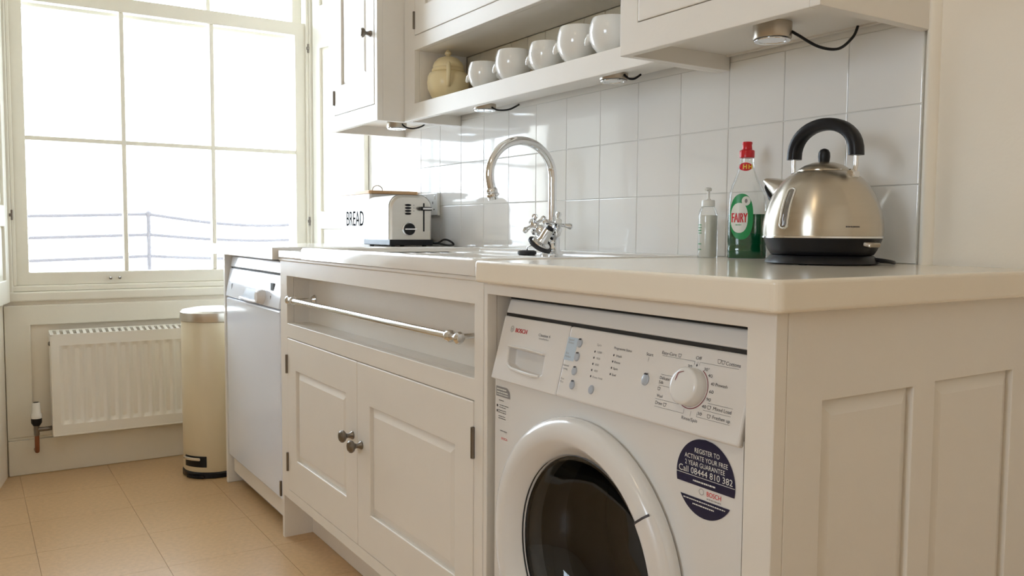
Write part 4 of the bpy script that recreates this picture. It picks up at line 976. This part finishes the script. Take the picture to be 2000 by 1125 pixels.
for a in (qx0+.02, qx1-.02):
    for b in (qy0+.02, qy1-.02): MB().lathe([(.008, 0), (.008, .0045)], (a, b, TOP), n=10).build('foot', m_rubber, ta)
yq = lambda t: qy0+(qy1-qy0)*t
MB().box(qx1-.002, qx1+.0008, yq(.80)-.0028, yq(.80)+.0028, TOP+.052, TOP+.150).build('lever_slot', m_black, ta)
lvv = MB().box(qx1, qx1+.020, yq(.80)-.020, yq(.80)+.024, TOP+.124, TOP+.137).build('lever', m_black, ta, bevel=.004, seg=3)
MB().box(qx1+.0195, qx1+.0225, yq(.80)-.014, yq(.80)+.024, TOP+.1275, TOP+.1335).build('lever_trim', m_chrome, lvv, bevel=.001)
for i in range(4):
    b_ = MB().lathe([(.0115, qx1-.001), (.0115, qx1+.003), (.009, qx1+.0045)], (0, yq(.42), TOP+.142-.0098*i), axis='x', n=18)
    b_.v = [(v[0], v[1], TOP+.142-.0098*i+(v[2]-(TOP+.142-.0098*i))*.34) for v in b_.v]
    b_.build('button', m_black, ta, smooth=True)
    if i < 3: MB().lathe([(.0017, qx1-.001), (.0017, qx1+.001)], (0, yq(.56), TOP+.142-.0098*i), axis='x', n=8).build('indicator_light', m_inkgrey, ta)
dl = MB().lathe([(.0245, qx1-.001), (.0245, qx1+.004), (.0215, qx1+.006)], (0, yq(.43), TOP+.060), axis='x', n=32).build('dial_ring', m_chrome, ta, smooth=True)
MB().lathe([(.0205, qx1+.005), (.0205, qx1+.013), (.018, qx1+.016)], (0, yq(.43), TOP+.060), axis='x', n=32).build('dial', m_black, dl, smooth=True)
MB().box(qx1+.0155, qx1+.021, yq(.43)-.020, yq(.43)+.025, TOP+.0572, TOP+.0625).build('dial_pointer', m_chrome, dl, bevel=.0015)
MB().tube(catm([(qx1-.02, qy1+.004, TOP+.012), (qx1+.005, qy1+.02, TOP+.012), (qx1+.025, qy1+.034, TOP+.024), (qx1+.045, qy1+.046, TOP+.020), (qx1+.05, qy1+.058, TOP+.007), (qx1-.05, qy1+.074, TOP+.006), (qx1-.20, qy1+.074, TOP+.03), (qx1-.213, qy1+.072, TOP+.13)]), .0036, 8).build('power_cord', m_black, ta, smooth=True)

# wall socket behind the toaster
ws = thing('wall_socket', 'white double wall socket behind the toaster', 'socket', (-2.85, B, 1.078))
sp = MB().box(-2.924, -2.775, B-.012, B-.0005, 1.035, 1.118).build('plate', m_china, ws, bevel=.003, seg=3)
for cx in (-2.885, -2.812):
    for a, b, w2, h2 in ((0, .012, .002, .0045), (-.011, -.012, .0035, .002), (.011, -.012, .0035, .002)): MB().box(cx+a-w2, cx+a+w2, B-.0126, B-.0118, 1.07+b-h2, 1.07+b+h2).build('pin_hole', m_black, sp)
    MB().box(cx+.012, cx+.020, B-.0145, B-.0118, 1.094, 1.108).build('switch', m_china, sp, bevel=.001)

# ------------------------------------------------------------------ bread bin
bd = thing('bread_bin', 'white enamel bread bin with wooden lid, behind the toaster', 'bread bin', (-3.085, 1.35, TOP))
bx0_, bx1_, by0_, by1_ = -3.235, -2.935, 1.252, 1.452; bz_ = TOP+.190
MB().loft([rrect(bx0_+.006, bx1_-.006, by0_+.006, by1_-.006, .012, TOP), rrect(bx0_+.004, bx1_-.004, by0_+.004, by1_-.004, .012, TOP+.004), rrect(bx0_+.004, bx1_-.004, by0_+.004, by1_-.004, .012, bz_-.001)]).build('tin', m_breadtin, bd, smooth=True, sharp=40)
MB().loft([rrect(bx0_, bx1_, by0_, by1_, .012, bz_), rrect(bx0_, bx1_, by0_, by1_, .012, bz_+.010), rrect(bx0_+.002, bx1_-.002, by0_+.002, by1_-.002, .012, bz_+.012)]).build('lid', m_wood, bd, smooth=True, sharp=40)
MB().tube(catm([(bx1_-.02, by0_+.020, bz_+.012), (bx1_-.02, by0_+.024, bz_+.024), (bx1_-.02, by0_+.04, bz_+.031), (bx1_-.02, by0_+.056, bz_+.024), (bx1_-.02, by0_+.060, bz_+.012)]), .002, 8).build('lid_handle', m_nickel, bd, smooth=True)
txt(bd, m_inkgrey, [('BREAD', -3.085, TOP+.100, .056, .170, 'c', lambda x, z: (x, by0_+.0036, z))], bold=.0008)
# ------------------------------------------------------------------ ceiling lamp added for warm fill light (unseen, behind the camera)
cl = thing('added_ceiling_lamp', 'round warm globe lamp added for fill light, unseen behind the camera', 'lamp', (-.35, -.75, CEIL))
MB().lathe([(.06, CEIL-.03), (.06, CEIL-.001)], (-.35, -.75, 0), n=24).build('ceiling_rose', m_china, cl, smooth=True)
MB().lathe([(.02, CEIL-.31), (.09, CEIL-.28), (.13, CEIL-.2), (.13, CEIL-.15), (.09, CEIL-.06), (.05, CEIL-.031)], (-.35, -.75, 0), n=28).build('globe', m_lamp, cl, smooth=True)

for o in bpy.data.objects:
    if o.name.split('.')[0] in ('lettering', 'small_print', 'symbols', 'guide_lines', 'header_print', 'label_print', 'printed_text', 'maker_mark', 'neck_lettering', 'logo'): o['kind'] = 'stuff'
